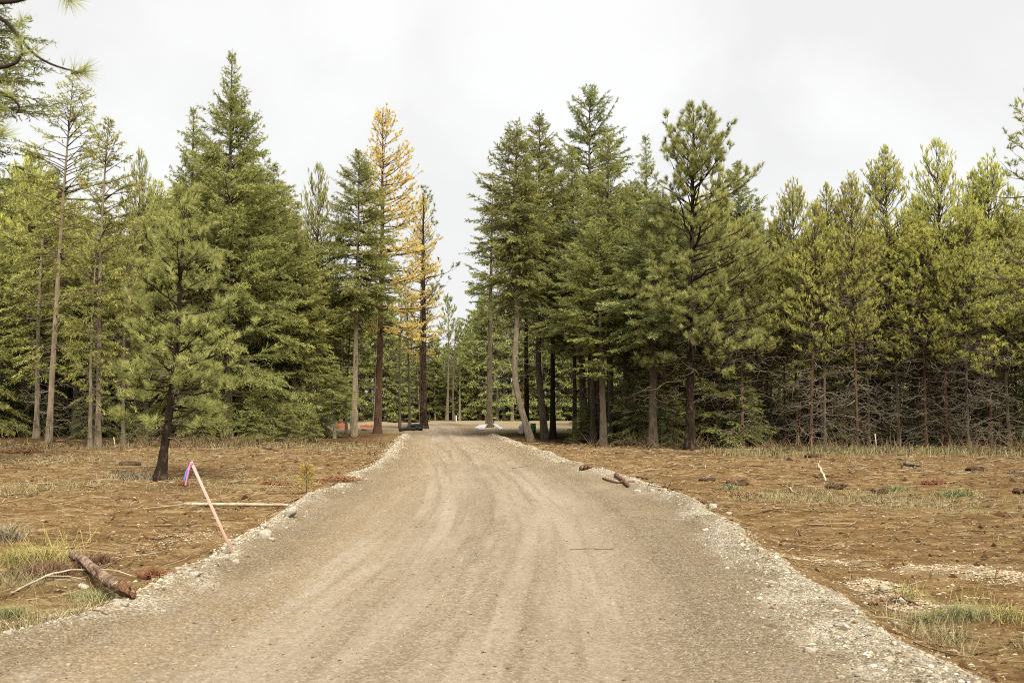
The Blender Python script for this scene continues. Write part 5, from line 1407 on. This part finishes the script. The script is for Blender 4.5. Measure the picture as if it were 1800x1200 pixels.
for a in ((40, 797, 80, 'rust-red dead brush on the soil at the wood\'s foot under the overhanging boughs'), (480, 850, 40, 'small rust-red dead brush between the pole and the little yellow sapling'),
          (600, 846, 62, 'rust-red dead brush beside the little yellow sapling, by the bank'), (322, 853, 26, 'rust-red tuft on the soil just below the ribbon\'s tip'),
          (1640, 852, 40, 'faded rust-red brush in the pale grass'), (640, 775, 40, 'rust-brown brush at the foot of the golden larch'), (270, 1014, 40, 'rust-brown crumbs of bark beside the thin end of the arching branch'),
          (1300, 872, 60, 'ochre dead brush in front of the long dark root heap')):
    rust_patch(*a)

# tufts of grass and small plants one can point at
M_PALEG = tinted('pale_bunch_grass', [(0.0, (0.24, 0.18, 0.10)), (0.5, (0.42, 0.34, 0.21)), (1.0, (0.60, 0.52, 0.37))])
M_GREENG = tinted('green_tuft_grass', [(0.0, (0.16, 0.19, 0.07)), (0.5, (0.30, 0.31, 0.13)), (1.0, (0.46, 0.44, 0.24))])
M_HEATH = tinted('reddish_heath', [(0.0, (0.10, 0.045, 0.032)), (0.5, (0.20, 0.11, 0.07)), (1.0, (0.34, 0.22, 0.13))])
M_YELLOWS = tinted('yellow_sapling', [(0.0, (0.20, 0.21, 0.06)), (0.5, (0.42, 0.33, 0.09)), (1.0, (0.56, 0.33, 0.10))])
M_OCHG = tinted('yellow_green_grass', [(0.0, (0.26, 0.22, 0.06)), (0.5, (0.44, 0.38, 0.13)), (1.0, (0.60, 0.52, 0.25))])
def tuft(px, py, wpx, hpx, label, m, n=260, cat='grass tuft', name='grass_tuft', lean=1.7):
    n = int(n * 1.3)
    c = on_ground(px, py); w = wpx * c[1] / FOC; h = hpx * c[1] / FOC
    x = c[0] + rs.normal(0, 0.24, n) * w; y = c[1] + rs.normal(0, 0.24, n) * max(w * 0.6, 0.15)
    g = Geo()
    blades(g, x, y, h * rs.uniform(0.45, 1.05, n), np.maximum(0.004, c[1] * 0.00042) * rs.uniform(.7, 1.4, n), rs, rs.random(n), lean)
    g.V = [v - c for v in g.V]
    o = link(name, g.mesh(name, m)); o.location = tuple(c)
    return tag(o, label, cat)
tuft(232, 843, 90, 22, 'pale dry bunch grass at the foot of the crooked pine', M_PALEG, 420)
tuft(10, 950, 70, 52, 'pale feathery bunch grass at the photo\'s edge, above the yellow-green mound', M_PALEG, 420)
tuft(50, 990, 140, 48, 'yellow-green grass mound at the head of the log', M_OCHG, 900, 'grass mound', 'grass_mound')
tuft(85, 1014, 110, 36, 'brown-red heather below the yellow-green mound', M_HEATH, 800, 'heather', 'heather', 1.4)
tuft(172, 994, 60, 30, 'brown-red heather behind the log', M_HEATH, 420, 'heather', 'heather', 1.4)
tuft(14, 1086, 60, 34, 'bright green tuft at the photo\'s edge under the arching branch', M_GREENG, 320)
tuft(170, 1052, 100, 26, 'grey-green grass growing along the underside of the log', M_GREENG, 420)
tuft(1572, 864, 50, 18, 'grey-green tuft beside the dark thin root tangle', M_GREENG, 300)
tuft(1680, 872, 80, 20, 'wide grey-green tuft in the pale grass under the two sod heaps', M_GREENG, 380)
tuft(1285, 861, 40, 12, 'small grey-green tuft in front of the long dark root heap', M_GREENG, 220)
tuft(1690, 1086, 80, 40, 'green and straw tuft off the bank, biggest of the near ones', M_GREENG, 420)
tuft(1770, 1092, 80, 36, 'straw tuft on the dark soil heap near the camera', M_OCHG, 340)
tuft(1622, 1090, 40, 26, 'small green tuft next to the round grey stone', M_GREENG, 240)
tuft(1720, 1060, 110, 62, 'tall thin straw stalks rising over the near tufts', M_OCHG, 44, 'grass stalks', 'grass_stalks', 1.5)
tuft(110, 960, 120, 66, 'tall thin straw stalks rising over the yellow-green mound', M_OCHG, 36, 'grass stalks', 'grass_stalks', 1.2)
tuft(1600, 1052, 70, 44, 'straw tuft with long blades over the greenish stone', M_OCHG, 110)
def sapling(px, py, hpx, label, m=M_YELLOWS):
    c = on_ground(px, py); h = hpx * c[1] / FOC
    t = thing('sapling', label, 'sapling', tuple(c))
    link('stem', Geo().add(*tubes(np.array([[0, 0, -.05], [.01, 0, h * .5], [-.01, 0, h]]), np.array([.012, .008, .004]), 6)).mesh('stem', M_TWIG), t)
    n = 520; u = rs.random(n) ** 0.8; a = rs.uniform(0, 6.28, n); r = h * 0.46 * (1 - u * .8) * rs.random(n) ** .6
    p = np.stack([np.cos(a) * r, np.sin(a) * r, h * (.1 + .9 * u)], -1)
    V, F = leaf_tris(p, norm(np.stack([np.cos(a), np.sin(a), rs.uniform(0, 1, n)], -1)), rs.uniform(.05, .11, n), rs.uniform(.012, .028, n), rs)
    link('crown', Geo().add(V, F, np.repeat(rs.random(n), 3)).mesh('crown', m), t, 'stuff')
sapling(538, 868, 52, 'little yellow sapling at the gravel bank behind the egg-shaped stone')

# ------------------------------------------------------------------ far things about the clearing
def lathe(prof, sides=20):
    n = len(prof); ang = np.arange(sides) * 2 * PI / sides
    V = np.array([[r * math.cos(a), r * math.sin(a), z] for r, z in prof for a in ang])
    F = []
    for i in range(n - 1):
        for j in range(sides):
            a, b = i * sides + j, i * sides + (j + 1) % sides
            F += [[a, b, b + sides], [a, b + sides, a + sides]]
    return V, np.array(F)
M_WHITE = plainmat('white_plastic', (0.55, 0.55, 0.54), 0.5)
M_BLACK = plainmat('black_plastic', (0.022, 0.021, 0.020), 0.75, 0.1)
M_ONET = plainmat('orange_netting', (0.40, 0.13, 0.07), 0.8)
M_GREENP = plainmat('green_plastic', (0.05, 0.16, 0.07), 0.5)
M_GREYP = plainmat('grey_galvanised_post', (0.42, 0.43, 0.42), 0.5, 0.4, 0.4)
def ground_at(px, Y):
    r = ray(px, 700); x = r[0] * Y
    return np.array([x, Y, float(surf(x, Y))])
def k_at(Y):
    return Y / FOC
c = ground_at(918, 66.0); s = 66 / FOC
t = thing('water_tank', 'white rounded plastic tank standing behind the bowed trunk', 'tank', tuple(c))
w, h = 6.6 * s, 16 * s
V, F = lathe([(0.01, 0), (w, 0), (w * 1.02, h * .1), (w, h * .2), (w * 1.02, h * .45), (w, h * .5), (w * 1.0, h * .72), (w * .85, h * .88), (w * .45, h * .97), (w * .4, h)], 24)
link('body', Geo().add(V, F).mesh('body', M_WHITE, True), t)
V, F = lathe([(w * .42, h * .97), (w * .42, h * 1.05), (w * .3, h * 1.08), (0.005, h * 1.08)], 16)
link('lid', Geo().add(V, F).mesh('lid', M_WHITE, True), t)
c = ground_at(937, 68.0)
t = thing('green_drum', 'dark green drum half hidden behind the bowed trunk, next to the white tank', 'drum', tuple(c))
w, h = 5 * s, 17 * s
link('body', Geo().add(*lathe([(0.01, 0), (w, 0), (w * 1.05, h * .33), (w, h * .36), (w * 1.05, h * .66), (w, h * .7), (w, h), (w * .9, h * 1.01)], 18)).mesh('body', M_GREENP, True), t)
link('lid', Geo().add(*lathe([(w * .9, h * .99), (w * .6, h * 1.0), (0.005, h)], 18)).mesh('lid', M_GREENP, True), t)
def sheet(pts, th, m, name, label, cat):
    """a slab given by four corner points"""
    P = np.array(pts, float); c = P.mean(0); nrm = norm(np.cross(P[1] - P[0], P[3] - P[0])) * th / 2
    n = 9; u, v = np.meshgrid(np.linspace(0, 1, n), np.linspace(0, 1, n), indexing='ij')
    S = (P[0] * ((1 - u) * (1 - v))[..., None] + P[1] * (u * (1 - v))[..., None] + P[2] * (u * v)[..., None] + P[3] * ((1 - u) * v)[..., None])
    S = S + nrm / (th / 2) * (0.05 * fbm(u * 3, v * 3 + c[0], 3, 2))[..., None]
    A = (S - nrm).reshape(-1, 3) - c; B = (S + nrm).reshape(-1, 3) - c
    F = []
    for i in range(n - 1):
        for j in range(n - 1):
            a = i * n + j
            F += [[a, a + n, a + 1], [a + 1, a + n, a + n + 1], [n * n + a, n * n + a + 1, n * n + a + n], [n * n + a + 1, n * n + a + n + 1, n * n + a + n]]
    ring = [i * n for i in range(n)] + [(n - 1) * n + j for j in range(1, n)] + [i * n + n - 1 for i in range(n - 2, -1, -1)] + [j for j in range(n - 2, 0, -1)]
    for a, b in zip(ring, ring[1:] + ring[:1]):
        F += [[a, b, n * n + b], [a, n * n + b, n * n + a]]
    o = link(name, Geo().add(np.concatenate([A, B]), np.array(F)).mesh(name, m)); o.location = tuple(c)
    return tag(o, label, cat)
Yw = 78.0; kw = k_at(Yw)
def gp(px, dz, dy=0.0):
    c = ground_at(px, Yw + dy); c[2] += dz
    return c
sheet([gp(834, 0.06, -.8), gp(852, 0.10, -.8), gp(857, 0.42, .9), gp(842, 0.30, .9)], 0.05, M_WHITE, 'white_sheet', 'white sheet leaning up towards the lone dark trunk on its road side', 'sheet')
sheet([gp(866, 0.42, .8), gp(873, 0.40, .6), gp(886, 0.05, -.7), gp(878, 0.04, -.9)], 0.05, M_WHITE, 'white_sheet', 'white sheet sloping down from the lone dark trunk towards the white tank', 'sheet')
# black pipes
Yp = 72.0
def pipe(px0, px1, dy0, dy1, dz, r, label):
    A = ground_at(px0, Yp + dy0); B = ground_at(px1, Yp + dy1); A[2] += dz + r; B[2] += dz + r
    n = 40; tt = np.linspace(0, 1, n)
    Q = (B - A)[None] * tt[:, None]; Q[:, 2] += 0.05 * np.sin(tt * PI)
    R_ = r * (1 + 0.07 * np.sign(np.sin(tt * 90)))
    V, F = tubes(Q, R_, 14)
    o = link('drain_pipe', Geo().add(V, F).mesh('drain_pipe', M_BLACK, True)); o.location = tuple(A)
    tag(o, label, 'pipe')
pipe(702, 730, 0, 0.4, 0, 0.12, 'black corrugated pipe, lower front one of the heap by the black-trunked pine')
pipe(718, 742, 0.9, 0.5, 0.0, 0.15, 'thick black corrugated pipe nearest the black-trunked pine')
pipe(724, 741, 0.4, 1.4, 0.24, 0.10, 'black corrugated pipe lying on top of the heap')
# orange netting
def netting(px0, px1, Yn, hpx, label):
    A = ground_at(px0, Yn); B = ground_at(px1, Yn + 0.6); H_ = hpx * k_at(Yn)
    t = thing('safety_netting', label, 'safety netting', tuple(A))
    d = B - A; L = np.linalg.norm(d[:2])
    for f in (0.0, 0.5, 1.0):
        p = d * f
        link('post', Geo().add(*tubes(np.array([p + [0, 0, -.2], p + [0, 0, H_ * 1.1]]), np.array([.02, .018]), 6)).mesh('post', M_GREYP), t)
    nu, nv = 30, 7
    u, v = np.meshgrid(np.linspace(0, 1, nu), np.linspace(0, 1, nv), indexing='ij')
    P = d[None, None] * u[..., None] + np.array([0, 0, 1.0]) * (H_ * (v * (0.92 - 0.22 * np.sin(u * 2 * PI) ** 2) + 0.03))[..., None]
    P[..., 1] -= 0.03 + 0.10 * fbm(u * 6, v * 3 + px0, 7, 3)
    g = Geo()
    for i in range(nu):
        g.add(*tubes(P[i], np.full(nv, 0.014), 4))
    for j in range(nv):
        g.add(*tubes(P[:, j], np.full(nu, 0.024), 4))
    link('net', g.mesh('net', M_ONET), t, 'stuff')
netting(592, 612, 84.0, 9, 'orange plastic netting sagging between posts, beyond the short green fir')
netting(634, 655, 86.0, 6, 'low orange plastic netting between the pale-trunked fir and the larch')
def post(px, Yq, top_py, r, m, label, cap=False):
    c = ground_at(px, Yq); h = at_depth(px, top_py, Yq)[2] - c[2]
    t = thing('marker_post', label, 'post', tuple(c))
    link('shaft', Geo().add(*tubes(np.array([[0, 0, -.2], [0, 0, h]]), np.array([r, r]), 8)).mesh('shaft', m), t)
    link('cap', Geo().add(*lathe([(r * 1.5, h - .02), (r * 1.5, h + .06), (0.003, h + .08)], 8)).mesh('cap', m), t)
post(617, 95.0, 724, 0.05, M_GREENP, 'green post behind the orange netting, beside the pale-trunked fir')
post(628, 95.0, 723, 0.05, M_GREYP, 'grey post just behind the pale-trunked fir')
post(802, 112.0, 732, 0.06, M_WHITE, 'white marker post standing in the clearing straight beyond the road')
post(868, 92.0, 738, 0.05, M_BLACK, 'short dark post right beside the lone dark trunk')
